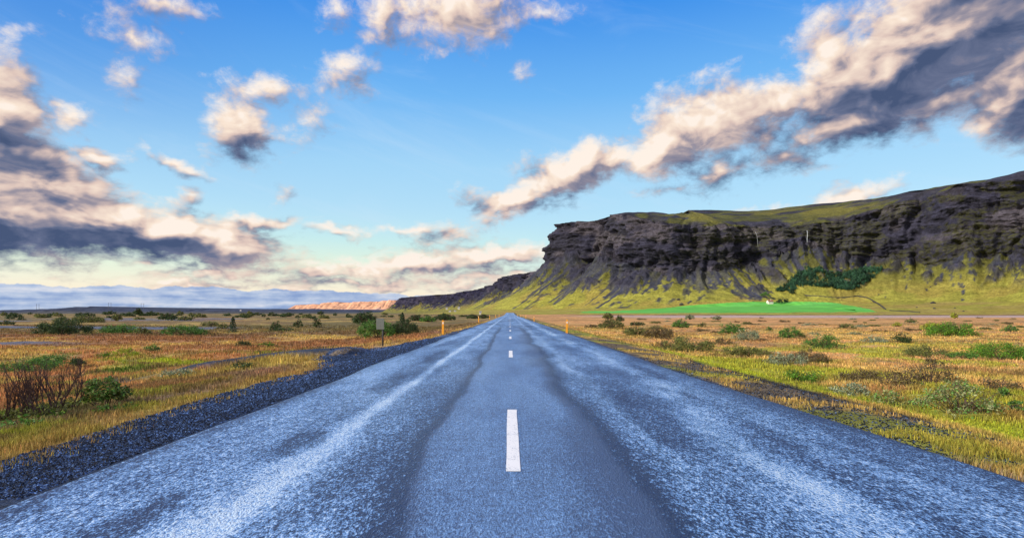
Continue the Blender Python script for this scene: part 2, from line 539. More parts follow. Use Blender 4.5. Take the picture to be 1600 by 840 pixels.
def spot(px, py):
    """the place on the plain seen at a photo pixel"""
    y = 1.9 * F_PX / max(py - VY, 0.5)
    for _ in range(12):
        x = (px - VX) / F_PX * y
        z = float(zg(np.array([x]), np.array([y]))[0])
        y = 0.5 * y + 0.5 * (CAM_H - z) * F_PX / max(py - VY, 0.5)
    x = (px - VX) / F_PX * y
    return x, y, float(zg(np.array([x]), np.array([y]))[0])

# albedos
RUST, STRAW, OLIVE = np.array((0.32, 0.155, 0.065)), np.array((0.58, 0.40, 0.11)), np.array((0.15, 0.125, 0.05))
GREEN, MOSS, SOIL = np.array((0.09, 0.17, 0.02)), np.array((0.36, 0.40, 0.03)), np.array((0.03, 0.026, 0.026))
GRAVEL, SAND, BROWN = np.array((0.040, 0.070, 0.150)), np.array((0.46, 0.36, 0.33)), np.array((0.17, 0.10, 0.055))
ORANGE = np.array((0.60, 0.35, 0.135))

def ground_cover(x, y):
    """albedo, grass height and bare-ground share of the heath"""
    n1 = fbm(x * 0.11, y * 0.11, 4, 41)
    n2 = fbm(x * 0.28, y * 0.28, 4, 43)
    n3 = fbm(x * 0.8, y * 0.8, 3, 47)
    n4 = fbm(x * 0.035, y * 0.05, 4, 53)
    left = (x < 0)
    a = np.where(left, -x + ROAD_L, x - ROAD_R)
    sh = np.zeros(np.shape(x) + (3,))
    # left plain
    L = cmix(sh, STRAW, np.ones_like(x))
    L = cmix(L, RUST, sst(n1, 0.40, 0.56))
    L = cmix(L, BROWN, sst(n2, 0.50, 0.62) * 0.8)
    L = cmix(L, RUST * 1.05, sst(y, 27, 33) * (1 - sst(y, 44, 55)) * sst(n2, 0.3, 0.5) * 0.85)
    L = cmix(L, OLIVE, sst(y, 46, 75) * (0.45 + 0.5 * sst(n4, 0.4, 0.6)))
    L = cmix(L, MOSS * 0.8, sst(n2, 0.58, 0.68) * (1 - sst(y, 30, 40)) * 0.75)
    L = cmix(L, GREEN, sst(n1, 0.57, 0.64) * (1 - sst(y, 26, 40)) * 0.7)
    L = cmix(L, STRAW * 1.05, np.exp(-((y - 17.5) / 3.2) ** 2 - ((x + 8) / 9) ** 2) * 0.8)
    gb = np.exp(-((y - 21.5) / 2.6) ** 2) * sst(-x, 9.5, 13)
    L = cmix(L, GREEN * 0.9, np.clip(gb * sst(n2, 0.36, 0.52), 0, 1))
    yg = np.exp(-((y - 25) / 2.0) ** 2 - ((x + 15.5) / 5.0) ** 2)
    L = cmix(L, MOSS * 1.05, np.clip(yg * 1.2, 0, 0.95))
    L = cmix(L, MOSS * 0.75, (1 - sst(a, 2.2, 6.5)) * sst(n3, 0.46, 0.58) * 0.7 * (1 - sst(y, 18, 30)))
    L = cmix(L, BROWN * 1.1, sst(n3, 0.52, 0.62) * 0.7 * (1 - sst(y, 24, 36)))
    L = cmix(L, ORANGE * np.array((0.95, 0.75, 0.8)), sst(fbm(x * 0.5, y * 0.3, 4, 59), 0.52, 0.62) * 0.75 * (1 - sst(y, 26, 40)))
    L = cmix(L, MOSS * 0.95, sst(-x, 5.9, 6.6) * (1 - sst(y, 8.5, 10.5)) * sst(n3, 0.36, 0.5) * 0.9)
    L = cmix(L, GREEN * 1.1, sst(-x, 6.6, 7.5) * (1 - sst(y, 9.5, 12)) * sst(n2, 0.42, 0.55) * 0.9)
    L = cmix(L, np.array((0.25, 0.16, 0.11)), sst(fbm(x * 0.9, y * 0.35, 3, 57), 0.5, 0.6) * 0.7 * (1 - sst(a, 3.0, 5.5)))
    # right plain
    R = cmix(sh, ORANGE, np.ones_like(x))
    R = cmix(R, STRAW, sst(n1, 0.45, 0.58) * 0.8)
    R = cmix(R, RUST, sst(n2, 0.54, 0.68) * 0.6)
    R = cmix(R, OLIVE, sst(n3, 0.56, 0.66) * 0.5)
    R = cmix(R, MOSS * 0.9, sst(fbm(x * 0.2, y * 0.2, 4, 61), 0.52, 0.64) * (1 - sst(y, 30, 50)) * 0.8)
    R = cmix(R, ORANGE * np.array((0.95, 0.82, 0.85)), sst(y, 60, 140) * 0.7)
    R = cmix(R, OLIVE, sst(fbm(x * 0.05, y * 0.12, 4, 63), 0.55, 0.62) * sst(y, 50, 90) * 0.45)
    mossband = np.exp(-((x - 7.9 - 0.5 * np.sin(y * 0.21)) / 0.9) ** 2) * (1 - sst(y, 26, 40))
    R = cmix(R, MOSS, np.clip(mossband * (0.55 + n3), 0, 1))
    col = np.where(left[..., None], L, R)
    h = np.where(left, 0.035 + 0.12 * n1 + 0.06 * sst(y, 12, 20), 0.05 + 0.13 * n1)
    h = h * (1 - 0.65 * np.clip(mossband, 0, 1) * (~left))
    # verges beside the road
    soil = sst(n3 + 0.35 * (fbm(x * 2.6, y * 2.6, 3, 58) - 0.5), 0.36, 0.5)
    vr = (~left) * (1 - sst(a + 0.8 * (n3 - 0.5), 2.0, 3.4))
    verge = cmix(cmix(sh, STRAW * 0.8, np.ones_like(x)), np.array((0.085, 0.075, 0.07)), soil * 0.85)
    verge = cmix(verge, MOSS * 0.8, sst(n2, 0.5, 0.6) * 0.6)
    col = cmix(col, verge, np.clip(vr, 0, 1)) if False else col + (verge - col) * np.clip(vr, 0, 1)[..., None]
    h = lerp(h, 0.075, np.clip(vr, 0, 1)) * (1 - 0.5 * np.exp(-((x - bank_x(y)) / 0.9) ** 2) * (~left))
    bare = np.clip(vr, 0, 1) * (0.35 + 0.5 * soil)
    bank = np.exp(-((x - bank_x(y)) / 0.50) ** 4) * sst(y, 3, 6) * (1 - sst(y, 18, 26))
    bk = np.clip(bank * (0.75 + 0.9 * n3), 0, 1)
    col = col + (SOIL - col) * bk[..., None]
    bare = np.maximum(bare, bk)
    rg = (~left) * (1 - sst(a + 0.5 * (n3 - 0.5), 0.15, 0.45))
    col = col + (GRAVEL * 0.8 - col) * np.clip(rg, 0, 1)[..., None]
    bare = np.maximum(bare, np.clip(rg, 0, 1))
    # left: a thin dry verge and a gravel side track
    so = shoulder_l(y)
    lv = left * (1 - sst(so - x, 0.1, 0.9)) * 0.7
    col = col + (STRAW * 0.75 - col) * lv[..., None]
    h = lerp(h, 0.09, lv)
    tr = track_m(x, y)
    tr = np.clip(tr * (0.15 + 1.5 * n3), 0, 1)
    col = col + (np.array((0.045, 0.058, 0.085)) - col) * tr[..., None]
    bare = np.maximum(bare, tr)
    # grey river gravel far out on the left
    for (yc, wd, xa, xb, sl) in ((78, 5.2, 36, 400, 0.02), (150, 9, 60, 160, -0.05), (205, 14, 95, 150, 0.0), (36, 2.0, 26, 80, 0.03)):
        c = yc + sl * (x + 60) + 3 * (fbm(x * 0.05, x * 0 + yc, 3, 71) - 0.5)
        g = left * np.exp(-((y - c) / wd) ** 6) * sst(-x, xa, xa + 8) * (1 - sst(-x, xb, xb + 30))
        g = np.clip(g, 0, 1)
        col = col + (np.array((0.12, 0.14, 0.19)) - col) * g[..., None]
        bare = np.maximum(bare, g)
    # pale sand flat and dark bank on the far right
    s1 = (~left) * sst(y, 215, 300) * (1 - sst(y, 430, 480)) * sst(x, 20, 90)
    col = col + (SAND - col) * np.clip(s1 * 0.85, 0, 1)[..., None]
    s2 = (~left) * sst(y, 440, 470) * (1 - sst(y, 560, 640)) * sst(x, 30, 90)
    col = col + (np.array((0.05, 0.05, 0.065)) - col) * np.clip(s2 * 0.9, 0, 1)[..., None]
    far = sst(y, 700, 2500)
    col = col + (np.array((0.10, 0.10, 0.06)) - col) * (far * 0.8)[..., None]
    return col, h, bare

# ------------------------------------------------------------------ ground sheet
M_asph = None
def build_ground():
    rows = np.concatenate([np.linspace(-14, 2.0, 24, endpoint=False), 2.0 * (12500 / 2.0) ** np.linspace(0, 1, 470)])
    t = np.linspace(-1, 1, 861)
    t = 1.9 * (0.55 * t + 0.45 * t ** 3)
    Y = np.repeat(rows[:, None], len(t), 1)
    X = t[None, :] * (np.maximum(Y, 0) + 13)
    Z = zg(X, Y)
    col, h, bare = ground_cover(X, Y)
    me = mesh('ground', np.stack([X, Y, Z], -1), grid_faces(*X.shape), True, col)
    tag(obj('ground', me, M_ground), kind='structure')

def shoulder_z(x, y):
    u = np.clip((edge_l(y) + 0.35 - x) / np.maximum(edge_l(y) + 0.35 - shoulder_l(y), 0.3), 0, 1)
    return zg(x, y) + 0.025 + 0.05 * (fbm(x * 1.7, y * 0.8, 4, 78) - 0.5) * sst(u, 0.25, 0.5)

def build_shoulder():
    rows = np.concatenate([np.linspace(-14, 2.0, 60, endpoint=False), 2.0 * (75 / 2.0) ** np.linspace(0, 1, 420)])
    u = np.linspace(0, 1, 90)
    Y = np.repeat(rows[:, None], len(u), 1)
    X0 = edge_l(rows) + 0.35
    X1 = np.minimum(shoulder_l(rows), X0 - 0.5) + 0.10 * (fbm(rows * 4, rows * 0, 3, 77) - 0.5)
    X = X0[:, None] + (X1 - X0)[:, None] * u[None, :]
    Z = shoulder_z(X, Y)
    Z -= 0.09 * sst(u, 0.93, 1.0)[None, :]
    Z = np.where(u[None, :] < 0.1, np.minimum(Z, road_z(Y) - 0.03), Z)
    n = fbm(X * 0.8, Y * 0.5, 4, 79)
    col = np.zeros(X.shape + (3,)) + GRAVEL * 0.5
    col = cmix(col, GRAVEL * 1.5, sst(n, 0.42, 0.62) * sst(u, 0.3, 0.6)[None, :])
    col = cmix(col, STRAW * 0.5, sst(fbm(X * 2.2, Y * 1.2, 3, 80), 0.62, 0.7) * 0.6 * sst(u, 0.6, 0.9)[None, :])
    me = mesh('road_shoulder', np.stack([X, Y, Z], -1), grid_faces(*X.shape)[:, ::-1], True, col)
    tag(obj('road_shoulder', me, M_gravel), kind='structure')

# ------------------------------------------------------------------ road
def road_material():
    m, nt, bs = mat_new('chipseal_asphalt')
    geo = nt.new('ShaderNodeNewGeometry')
    P = geo.outputs['Position']
    tone = nt.new('ShaderNodeAttribute', attribute_name='tone').outputs['Fac']
    gloss = nt.new('ShaderNodeAttribute', attribute_name='gloss').outputs['Fac']
    smooth = nt.new('ShaderNodeAttribute', attribute_name='patch').outputs['Fac']
    sp = None
    Pe = nt.vmath('MULTIPLY', P, (1.0, 0.5, 1.0))
    for sc, am in ((8.0, 0.6), (20.0, 1.3), (42.0, 2.3), (80.0, 3.0), (150.0, 2.0)):
        n = nt.noise(Pe, sc, 1, 0.5)
        t = nt.math('MULTIPLY', nt.math('SUBTRACT', n, 0.5), am)
        sp = t if sp is None else nt.math('ADD', sp, t)
    # pale stone over bitumen, with sky sheen painted in; the middle strip is closer-textured
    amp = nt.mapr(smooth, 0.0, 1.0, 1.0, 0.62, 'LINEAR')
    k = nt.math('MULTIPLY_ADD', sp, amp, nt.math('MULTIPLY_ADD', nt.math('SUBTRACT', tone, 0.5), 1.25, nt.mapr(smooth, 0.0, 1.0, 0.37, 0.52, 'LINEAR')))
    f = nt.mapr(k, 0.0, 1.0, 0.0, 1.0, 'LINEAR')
    c = nt.mix(f, (0.005, 0.020, 0.075), (0.20, 0.42, 0.80))  # both colours carry the blue of the reflected sky
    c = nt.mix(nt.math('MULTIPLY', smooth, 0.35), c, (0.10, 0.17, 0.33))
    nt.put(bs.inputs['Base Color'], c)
    c = nt.mix(nt.mapr(k, 0.85, 1.6), c, (0.56, 0.72, 0.88))  # strongest sky reflection painted in as near-white
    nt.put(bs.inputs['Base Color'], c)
    rg = nt.mapr(gloss, 0.0, 1.0, 0.52, 0.27, 'LINEAR')
    nt.put(bs.inputs['Roughness'], rg)
    bs.inputs['Specular IOR Level'].default_value = 0.85
    b = nt.new('ShaderNodeBump')
    b.inputs['Strength'].default_value = 0.6
    b.inputs['Distance'].default_value = 0.010
    nt.put(b.inputs['Height'], sp)
    nt.put(bs.inputs['Normal'], b.outputs[0])
    return m

def build_road():
    rows = np.concatenate([np.linspace(-14, 1.6, 60, endpoint=False), 1.6 * (950 / 1.6) ** np.linspace(0, 1, 620)])
    u = np.linspace(0, 1, 190)
    L, R = edge_l(rows), edge_r(rows)
    Y = np.repeat(rows[:, None], len(u), 1)
    X = L[:, None] + (R - L)[:, None] * u[None, :]
    rut = 0.012 * (np.exp(-((X - 2.3) / 0.3) ** 2) + np.exp(-((X + 1.85) / 0.25) ** 2))
    Z = road_z(Y) + 0.0 - 0.006 * np.abs(X) - rut
    edge = np.minimum(u, 1 - u)
    Z = np.where(edge[None, :] < 0.004, Z - 0.14, Z)
    n1 = fbm(X * 1.6, Y * 0.32, 4, 101)
    n2 = fbm(X * 4.5, Y * 1.2, 4, 102)
    n3 = fbm(X * 0.7, Y * 0.10, 4, 103)
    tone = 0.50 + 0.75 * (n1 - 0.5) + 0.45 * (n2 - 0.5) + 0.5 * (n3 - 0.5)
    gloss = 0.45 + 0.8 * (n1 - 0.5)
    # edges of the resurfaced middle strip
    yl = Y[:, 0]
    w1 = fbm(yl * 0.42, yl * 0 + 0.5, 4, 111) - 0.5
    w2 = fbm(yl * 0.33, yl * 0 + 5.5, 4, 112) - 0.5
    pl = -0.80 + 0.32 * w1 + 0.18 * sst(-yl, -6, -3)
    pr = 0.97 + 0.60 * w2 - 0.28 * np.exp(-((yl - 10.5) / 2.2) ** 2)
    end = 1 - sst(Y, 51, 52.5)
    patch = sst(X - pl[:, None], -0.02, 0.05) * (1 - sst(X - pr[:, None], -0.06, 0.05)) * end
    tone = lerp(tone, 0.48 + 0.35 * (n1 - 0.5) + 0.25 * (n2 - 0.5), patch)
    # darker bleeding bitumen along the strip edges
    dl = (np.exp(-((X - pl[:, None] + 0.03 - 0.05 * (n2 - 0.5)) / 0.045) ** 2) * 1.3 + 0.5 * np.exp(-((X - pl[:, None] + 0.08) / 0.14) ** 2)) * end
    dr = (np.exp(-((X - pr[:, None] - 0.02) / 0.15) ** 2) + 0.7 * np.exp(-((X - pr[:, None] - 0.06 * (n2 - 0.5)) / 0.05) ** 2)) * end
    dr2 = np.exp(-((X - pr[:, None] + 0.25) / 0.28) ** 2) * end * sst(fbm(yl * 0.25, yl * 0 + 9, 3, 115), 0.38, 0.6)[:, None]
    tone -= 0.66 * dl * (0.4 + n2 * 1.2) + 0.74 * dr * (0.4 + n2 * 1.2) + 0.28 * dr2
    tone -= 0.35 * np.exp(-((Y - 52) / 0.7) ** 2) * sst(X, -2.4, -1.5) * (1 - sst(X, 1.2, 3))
    # pale wheel paths: sky reflection off polished bitumen, painted into the tone
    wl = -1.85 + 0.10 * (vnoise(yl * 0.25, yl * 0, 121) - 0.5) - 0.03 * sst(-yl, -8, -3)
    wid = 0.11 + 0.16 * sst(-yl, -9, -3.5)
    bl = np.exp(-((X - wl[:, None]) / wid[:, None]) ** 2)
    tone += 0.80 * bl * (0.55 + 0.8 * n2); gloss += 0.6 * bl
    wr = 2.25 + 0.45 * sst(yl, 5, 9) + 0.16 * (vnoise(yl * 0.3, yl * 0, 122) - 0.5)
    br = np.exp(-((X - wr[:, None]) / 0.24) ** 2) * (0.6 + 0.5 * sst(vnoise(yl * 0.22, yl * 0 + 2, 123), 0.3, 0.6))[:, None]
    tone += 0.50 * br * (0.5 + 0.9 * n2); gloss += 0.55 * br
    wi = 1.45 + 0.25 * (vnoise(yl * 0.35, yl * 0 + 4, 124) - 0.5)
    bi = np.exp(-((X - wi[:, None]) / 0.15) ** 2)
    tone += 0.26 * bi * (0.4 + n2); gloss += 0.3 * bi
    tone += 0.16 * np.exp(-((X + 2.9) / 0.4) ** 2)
    # elongated dark patches
    for (cx, cy, ax, ay, k) in ((-2.12, 5.75, 0.20, 0.75, 0.5), (-2.28, 10.6, 0.26, 1.6, 0.45), (-2.42, 3.7, 0.16, 0.55, 0.45), (-2.2, 17.5, 0.3, 3.0, 0.4),
                                (2.75, 8.9, 0.25, 1.0, 0.42), (2.85, 6.1, 0.18, 0.7, 0.35), (-2.7, 26, 0.4, 4, 0.35), (2.9, 22, 0.35, 3, 0.3), (3.2, 13, 0.2, 2.5, 0.3), (-1.2, 4.4, 0.3, 1.2, 0.18), (1.75, 7.0, 0.3, 1.6, 0.22)):
        r = ((X - cx) / ax) ** 2 + ((Y - cy) / ay) ** 2
        q = 1 - sst(r * (0.35 + 1.3 * n2) + 0.5 * (n1 - 0.5), 0.35, 1.25)
        tone -= k * 0.8 * q; gloss -= 0.2 * q
    # tarry joints at both edges of the road
    de = np.minimum(X - L[:, None], R[:, None] - X)
    tone -= 0.30 * (1 - sst(de, 0.0, 0.35)) + 0.12 * (1 - sst(R[:, None] - X, 0.1, 1.0))
    # cross patches in the distance
    tone += 0.45 * (fbm(X * 0.5, Y * 0.06, 3, 131) - 0.5) * sst(Y, 30, 70)
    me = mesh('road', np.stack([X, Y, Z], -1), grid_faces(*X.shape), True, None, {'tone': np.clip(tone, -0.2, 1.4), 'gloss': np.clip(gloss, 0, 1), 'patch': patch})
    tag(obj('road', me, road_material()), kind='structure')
    # broken white centre line
    m, nt, bs = mat_new('white_road_paint')
    geo = nt.new('ShaderNodeNewGeometry')
    n = nt.noise(geo.outputs['Position'], 60.0, 4, 0.7)
    nl = nt.noise(geo.outputs['Position'], 5.0, 3, 0.6)
    w = nt.mapr(nt.math('MULTIPLY_ADD', nl, 0.5, n), 0.55, 0.70)
    nt.put(bs.inputs['Base Color'], nt.mix(w, (0.32, 0.36, 0.42), (0.82, 0.82, 0.80)))
    bs.inputs['Roughness'].default_value = 0.55
    v, f = [], []
    for k in range(46):
        y0 = 4.65 + 12.0 * k
        n = 7
        b = len(v)
        for i in range(n):
            y = y0 + 2.98 * i / (n - 1)
            for x in (-0.030, 0.092):
                v.append((x + 0.004 * random.uniform(-1, 1), y, float(road_z(y)) - 0.006 * abs(x) + 0.005))
        for i in range(n - 1):
            a = b + 2 * i
            f.append((a, a + 1, a + 3, a + 2))
    me = mesh('road_marking', v, f, False)
    tag(obj('road_marking', me, m), kind='structure')

# ------------------------------------------------------------------ cliff and mountain side, swept along the plateau rim
# x, y of the rim | height of cliff foot, rim, skyline | setback of skyline | reach of scree | height at scree toe | reach of the apron | its share of lower ledge
RIM = [
    (-420, 5100, 45, 100, 106, 120, 130, 6, 160), (-800, 4520, 50, 105, 110, 120, 130, 6, 200), (-852, 4200, 50, 108, 118, 120, 120, 7, 200), (-640, 3750, 55, 110, 117, 120, 120, 8, 200),
    (-338, 3200, 60, 110, 117, 120, 120, 8, 200), (-170, 2700, 66, 112, 120, 110, 130, 8, 200), (-84, 2320, 70, 116, 123, 100, 140, 8, 200),
    (-28, 2110, 80, 138, 145, 90, 150, 8, 200), (100, 1880, 95, 143, 150, 70, 160, 8, 180), (152, 1700, 110, 170, 180, 60, 180, 8, 160),
    (142, 1540, 128, 205, 212, 60, 195, 8, 160), (114, 1425, 137, 222, 227, 25, 205, 9, 230), (200, 1342, 124, 227, 232, 30, 200, 10, 280),
    (240, 1290, 113, 231, 237, 30, 190, 10, 310), (323, 1205, 97, 191, 236, 140, 175, 11, 350), (424, 1170, 90, 184, 248, 200, 165, 13, 380),
(512, 1190, 112, 187, 254, 210, 180, 15, 390), (590, 1180, 128, 185, 258, 220, 195, 17, 390), (660, 1160, 120, 186, 263, 220, 190, 18, 390), (750, 1100, 84, 214, 248, 90, 170, 20, 370),
    (800, 1055, 92, 232, 242, 25, 180, 20, 340), (862, 1010, 104, 234, 244, 30, 190, 19, 320), (895, 975, 111, 238, 268, 70, 195, 18, 300),
    (960, 850, 112, 240, 270, 80, 200, 18, 300), (1080, 640, 110, 240, 270, 80, 200, 16, 300), (1240, 380, 110, 240, 270, 80, 200, 16, 300), (1400, 50, 110, 235, 265, 80, 200, 16, 300),
]
HILL = {}

def gsmooth(a, n):
    k = np.exp(-0.5 * (np.arange(-3 * n, 3 * n + 1) / n) ** 2)
    k /= k.sum()
    p = np.pad(a, 3 * n, mode='edge')
    # extend the ends linearly
    p[:3 * n] = a[0] + (a[1] - a[0]) * np.arange(-3 * n, 0)
    p[-3 * n:] = a[-1] + (a[-1] - a[-2]) * np.arange(1, 3 * n + 1)
    return np.convolve(p, k, 'valid')

def build_hills():
    T = np.array(RIM, dtype=float)
    seg = np.hypot(np.diff(T[:, 0]), np.diff(T[:, 1]))
    # parameter: metres weighted by nearness, so far stretches get fewer columns
    dist = np.hypot(T[:, 0], T[:, 1])
    wseg = seg / (0.5 * (dist[1:] + dist[:-1]))
    S = np.concatenate([[0], np.cumsum(seg)])
    Q = np.concatenate([[0], np.cumsum(wseg)])
    NC = 1500
    q = np.linspace(0, Q[-1], NC)
    g = [np.interp(q, Q, T[:, k]) for k in range(T.shape[1])]
    g = [gsmooth(a, 9 if i < 2 else 12) for i, a in enumerate(g)]
    rx, ry, zf, zt, zs, ins, reach, ztoe, apron = g
    s = np.concatenate([[0], np.cumsum(np.hypot(np.diff(rx), np.diff(ry)))])
    tx, ty = gsmooth(np.gradient(rx), 14), gsmooth(np.gradient(ry), 14)
    ln = np.hypot(tx, ty)
    nx, ny = ty / ln, -tx / ln                       # outward: towards the road
    # make sure the normal looks out of the plateau
    i0 = np.argmin(np.abs(rx - 660) + np.abs(ry - 1160))
    if ny[i0] > 0:
        nx, ny = -nx, -ny
    # rows: (count, kind)
    va = np.linspace(0, 1, 70, endpoint=False)       # apron
    vb = np.linspace(0, 1, 110, endpoint=False)      # scree
    vc = np.linspace(0, 1, 150, endpoint=False)      # cliff
    vd = np.linspace(0, 1, 50, endpoint=False)       # turf above the rim
    ve = np.linspace(0, 1, 12)                       # plateau
    off, zz, kind, vv = [], [], [], []
    zf = zf + 56 * (fbm(s / 50, s * 0 + 4, 4, 205) - 0.5) * sst(s, 0, 50)
    zt = zt + 10 * (fbm(s / 40, s * 0 + 6, 4, 206) - 0.5)
    zs = np.maximum(zs + 9 * (fbm(s / 70, s * 0 + 8, 4, 207) - 0.5), zt + 2)
    O = lambda a, b: np.ones_like(a)[:, None] * b[None, :]
    for v in va:
        off.append(reach + apron * (1 - v)); zz.append(-1.6 + (ztoe + 1.6) * v ** 1.6); kind.append(0 * s); vv.append(v + 0 * s)
    for v in vb:
        off.append(reach * (1 - v) ** 1.0 + 14 * v); zz.append(ztoe + (zf - ztoe) * (0.55 * v + 0.45 * v ** 1.9)); kind.append(0 * s + 1); vv.append(v + 0 * s)
    for v in vc:
        # two steps with a ledge between
        led = 0.5 + 0.12 * (vnoise(s / 150, s * 0 + 1, 201) - 0.5)
        zv = v
        ov = 14 - 9 * v - 9 * sst(np.full_like(s, v), led - 0.06, led + 0.06) - 8 * sst(np.full_like(s, v), 0.80, 0.86)
        off.append(ov); zz.append(zf + (zt - zf) * zv); kind.append(0 * s + 2); vv.append(v + 0 * s)
    for v in vd:
        off.append(-12 - ins * v); zz.append(zt + (zs - zt) * (v ** 0.8)); kind.append(0 * s + 3); vv.append(v + 0 * s)
    for v in ve:
        off.append(-12 - ins - 500 * v); zz.append(zs - 6 * v); kind.append(0 * s + 4); vv.append(v + 0 * s)
    off, zz, kind, vv = map(np.array, (off, zz, kind, vv))
    SS = np.repeat(s[None, :], off.shape[0], 0)
    big = (fbm(SS / 95, zz / 400, 4, 210) - 0.5)
    cl = np.where(kind == 2, 1.0, np.where(kind == 1, sst(vv, 0.15, 1.0), np.where(kind == 3, 1 - 0.7 * sst(vv, 0, 0.7), 0.0)))
    scale = np.clip(np.interp(SS, s, (zt - zf)) / 100, 0.4, 1.3)
    d = 70 * big * cl * scale
    # gullies that cut the face
    wv = 34 * (fbm(SS / 70, zz / 55, 3, 221) - 0.5)
    rg = ridge((SS + wv) / 74, zz / 210, 3, 220)
    d -= 24 * sst(rg, 0.62, 0.97) * cl * scale
    c2 = np.where(kind == 2, 1.0, np.where(kind == 1, sst(vv, 0.72, 1.0), np.where(kind == 3, 1 - sst(vv, 0, 0.25), 0.0)))
    # rough rock: blocks, columns and uneven lava beds
    blk = fbm(SS / 20, zz / 15, 5, 230, 0.58) - 0.5
    bl2 = ridge(SS / 30 + 0.02 * zz, zz / 24, 4, 231) - 0.5
    colm = ridge((SS + 0.3 * wv) / 6.0, zz / 38, 3, 240) - 0.5
    zw = zz + 26 * (fbm(SS / 120, zz / 80, 4, 251) - 0.5) + 0.05 * SS
    bed = vnoise(zw / 12.0, SS / 210, 253) - 0.5
    bed2 = vnoise(zw / 4.5, SS / 70, 252) - 0.5
    bedk = sst(fbm(SS / 130, zz / 90, 3, 254), 0.36, 0.62)
    d += c2 * (27 * blk + 17 * bl2 + 5.5 * colm * sst(fbm(SS / 80, zz / 40, 3, 255), 0.4, 0.6) + 12.0 * (ridge((SS + 0.8 * wv) / 17.0, zz / 130, 3, 242) - 0.5) + (8.0 * bed + 5.0 * bed2) * (0.25 + 0.75 * bedk))
    # scree chutes run straight down the slope
    ch = fbm(SS / 15 + 0.5 * fbm(SS / 60, zz / 60, 2, 9), zz / 170, 4, 260) - 0.5
    sc = np.where(kind == 1, np.sin(np.pi * np.clip(vv, 0, 1)) ** 0.6, 0)
    zz = zz + sc * (6 + 9 * sst(vv, 0.3, 0.8)) * ch + np.where(kind == 1, 5 * (fbm(SS / 9, zz / 14, 4, 262) - 0.5) * sst(vv, 0.1, 0.4), 0)
    # rock ribs sticking out of the upper scree
    rb = sst(fbm(SS / 30, zz / 20, 4, 264), 0.53, 0.64) * np.where(kind == 1, sst(vv, 0.35, 0.6), 0)
    zz = zz + rb * (9 + 12 * (fbm(SS / 8, zz / 8, 3, 265) - 0.5))
    zz = zz + np.where(kind >= 3, 7 * (fbm(SS / 55, off / 55, 4, 270) - 0.5) * np.where(kind == 3, sst(vv, 0.02, 0.3), 1), 0)
    o = off + d
    X = rx[None, :] + nx[None, :] * o
    Y = ry[None, :] + ny[None, :] * o
    Z = zz
    P = np.stack([X, Y, Z], -1)
    du = np.gradient(P, axis=1); dv = np.gradient(P, axis=0)
    N = np.cross(du, dv)
    N /= np.maximum(np.linalg.norm(N, axis=-1, keepdims=True), 1e-9)
    nz = np.abs(N[..., 2])
    # colours: basalt, scree, turf
    r1 = fbm(SS / 22, zw / 10, 4, 280)
    r2 = vnoise(zw / 3.2, SS / 60, 281)
    rock = np.array((0.029, 0.029, 0.048)) * (0.30 + 1.3 * r1 + 0.5 * r2)[..., None]
    rock = cmix(rock, np.array((0.105, 0.095, 0.115)), sst(fbm(SS / 55, zz / 42, 4, 283), 0.54, 0.66) * (kind == 2) * 0.7)
    rock = cmix(rock, np.array((0.052, 0.046, 0.056)), sst(fbm(SS / 30, zz / 30, 3, 284), 0.58, 0.7) * 0.4)
    turf_hi = np.array((0.075, 0.078, 0.024))
    turf_lo = np.array((0.31, 0.30, 0.05))
    tv = np.clip(Z / 130, 0, 1)
    turf = turf_lo + (turf_hi - turf_lo) * sst(tv, 0.05, 0.95)[..., None]
    turf = turf * (0.65 + 0.7 * fbm(X / 18, Y / 18 + Z / 10, 4, 285))[..., None]
    turf = cmix(turf, np.array((0.33, 0.235, 0.06)), sst(fbm(X / 60, Y / 60, 3, 286), 0.5, 0.65) * 0.5 * (1 - sst(tv, 0.2, 0.6)))
    screec = np.array((0.046, 0.050, 0.074)) * (0.6 + 0.8 * r1)[..., None]
    # grass grip: flat enough ground, chutes stay bare
    rt = np.interp(rx, [350, 560, 700, 900], [0.0, 0.10, 0.16, 0.20])[None, :] * (kind == 2)
    gr = sst(nz + rt + 0.34 * (fbm(SS / 9, zz / 9, 4, 288) - 0.5), 0.54, 0.68)
    led = sst(fbm(SS / 60, zz / 34, 4, 289) + 0.15 * (fbm(SS / 7, zz / 7, 3, 299) - 0.5), 0.47, 0.53) * np.interp(rx, [90, 300, 420, 560, 760, 900], [0.1, 0.25, 0.5, 0.65, 0.7, 0.85])[None, :]
    col = cmix(rock, turf * 0.75, gr * np.where(kind == 2, led, 1.0))
    # on the scree
    wq = fbm(SS / 45, vv * 2.2, 3, 291) - 0.5
    chute = 0.55 * fbm((SS + 50 * wq) / 30, vv * 2.4, 4, 290) + 0.45 * fbm((SS + 22 * wq) / 7.5, vv * 1.3, 4, 296)
    lim = np.interp(SS, s, np.interp(q, Q, np.interp(T[:, 0], [-900, 100, 250, 430, 500, 600, 700, 800, 900], [0.82, 0.44, 0.36, 0.36, 0.64, 0.82, 0.80, 0.80, 0.84])))
    bare = sst(vv + 2.8 * (chute - 0.5) + 0.9 * (fbm(SS / 6, zz / 7, 4, 298) - 0.5), lim + 0.04, lim + 0.17) * (0.72 + 0.28 * sst(fbm(SS / 5, vv * 3, 3, 297), 0.35, 0.6))
    sccol = cmix(turf, screec, np.clip(bare, 0, 1))
    sccol = cmix(sccol, rock, np.clip(rb * 1.2, 0, 1) * 0.8)
    col = np.where((kind == 1)[..., None], sccol, col)
    ap = turf * 1.05
    ap = cmix(ap, np.array((0.36, 0.26, 0.09)), sst(fbm(X / 40, Y / 25, 4, 292), 0.48, 0.6) * 0.6)
    col = np.where((kind == 0)[..., None], ap, col)
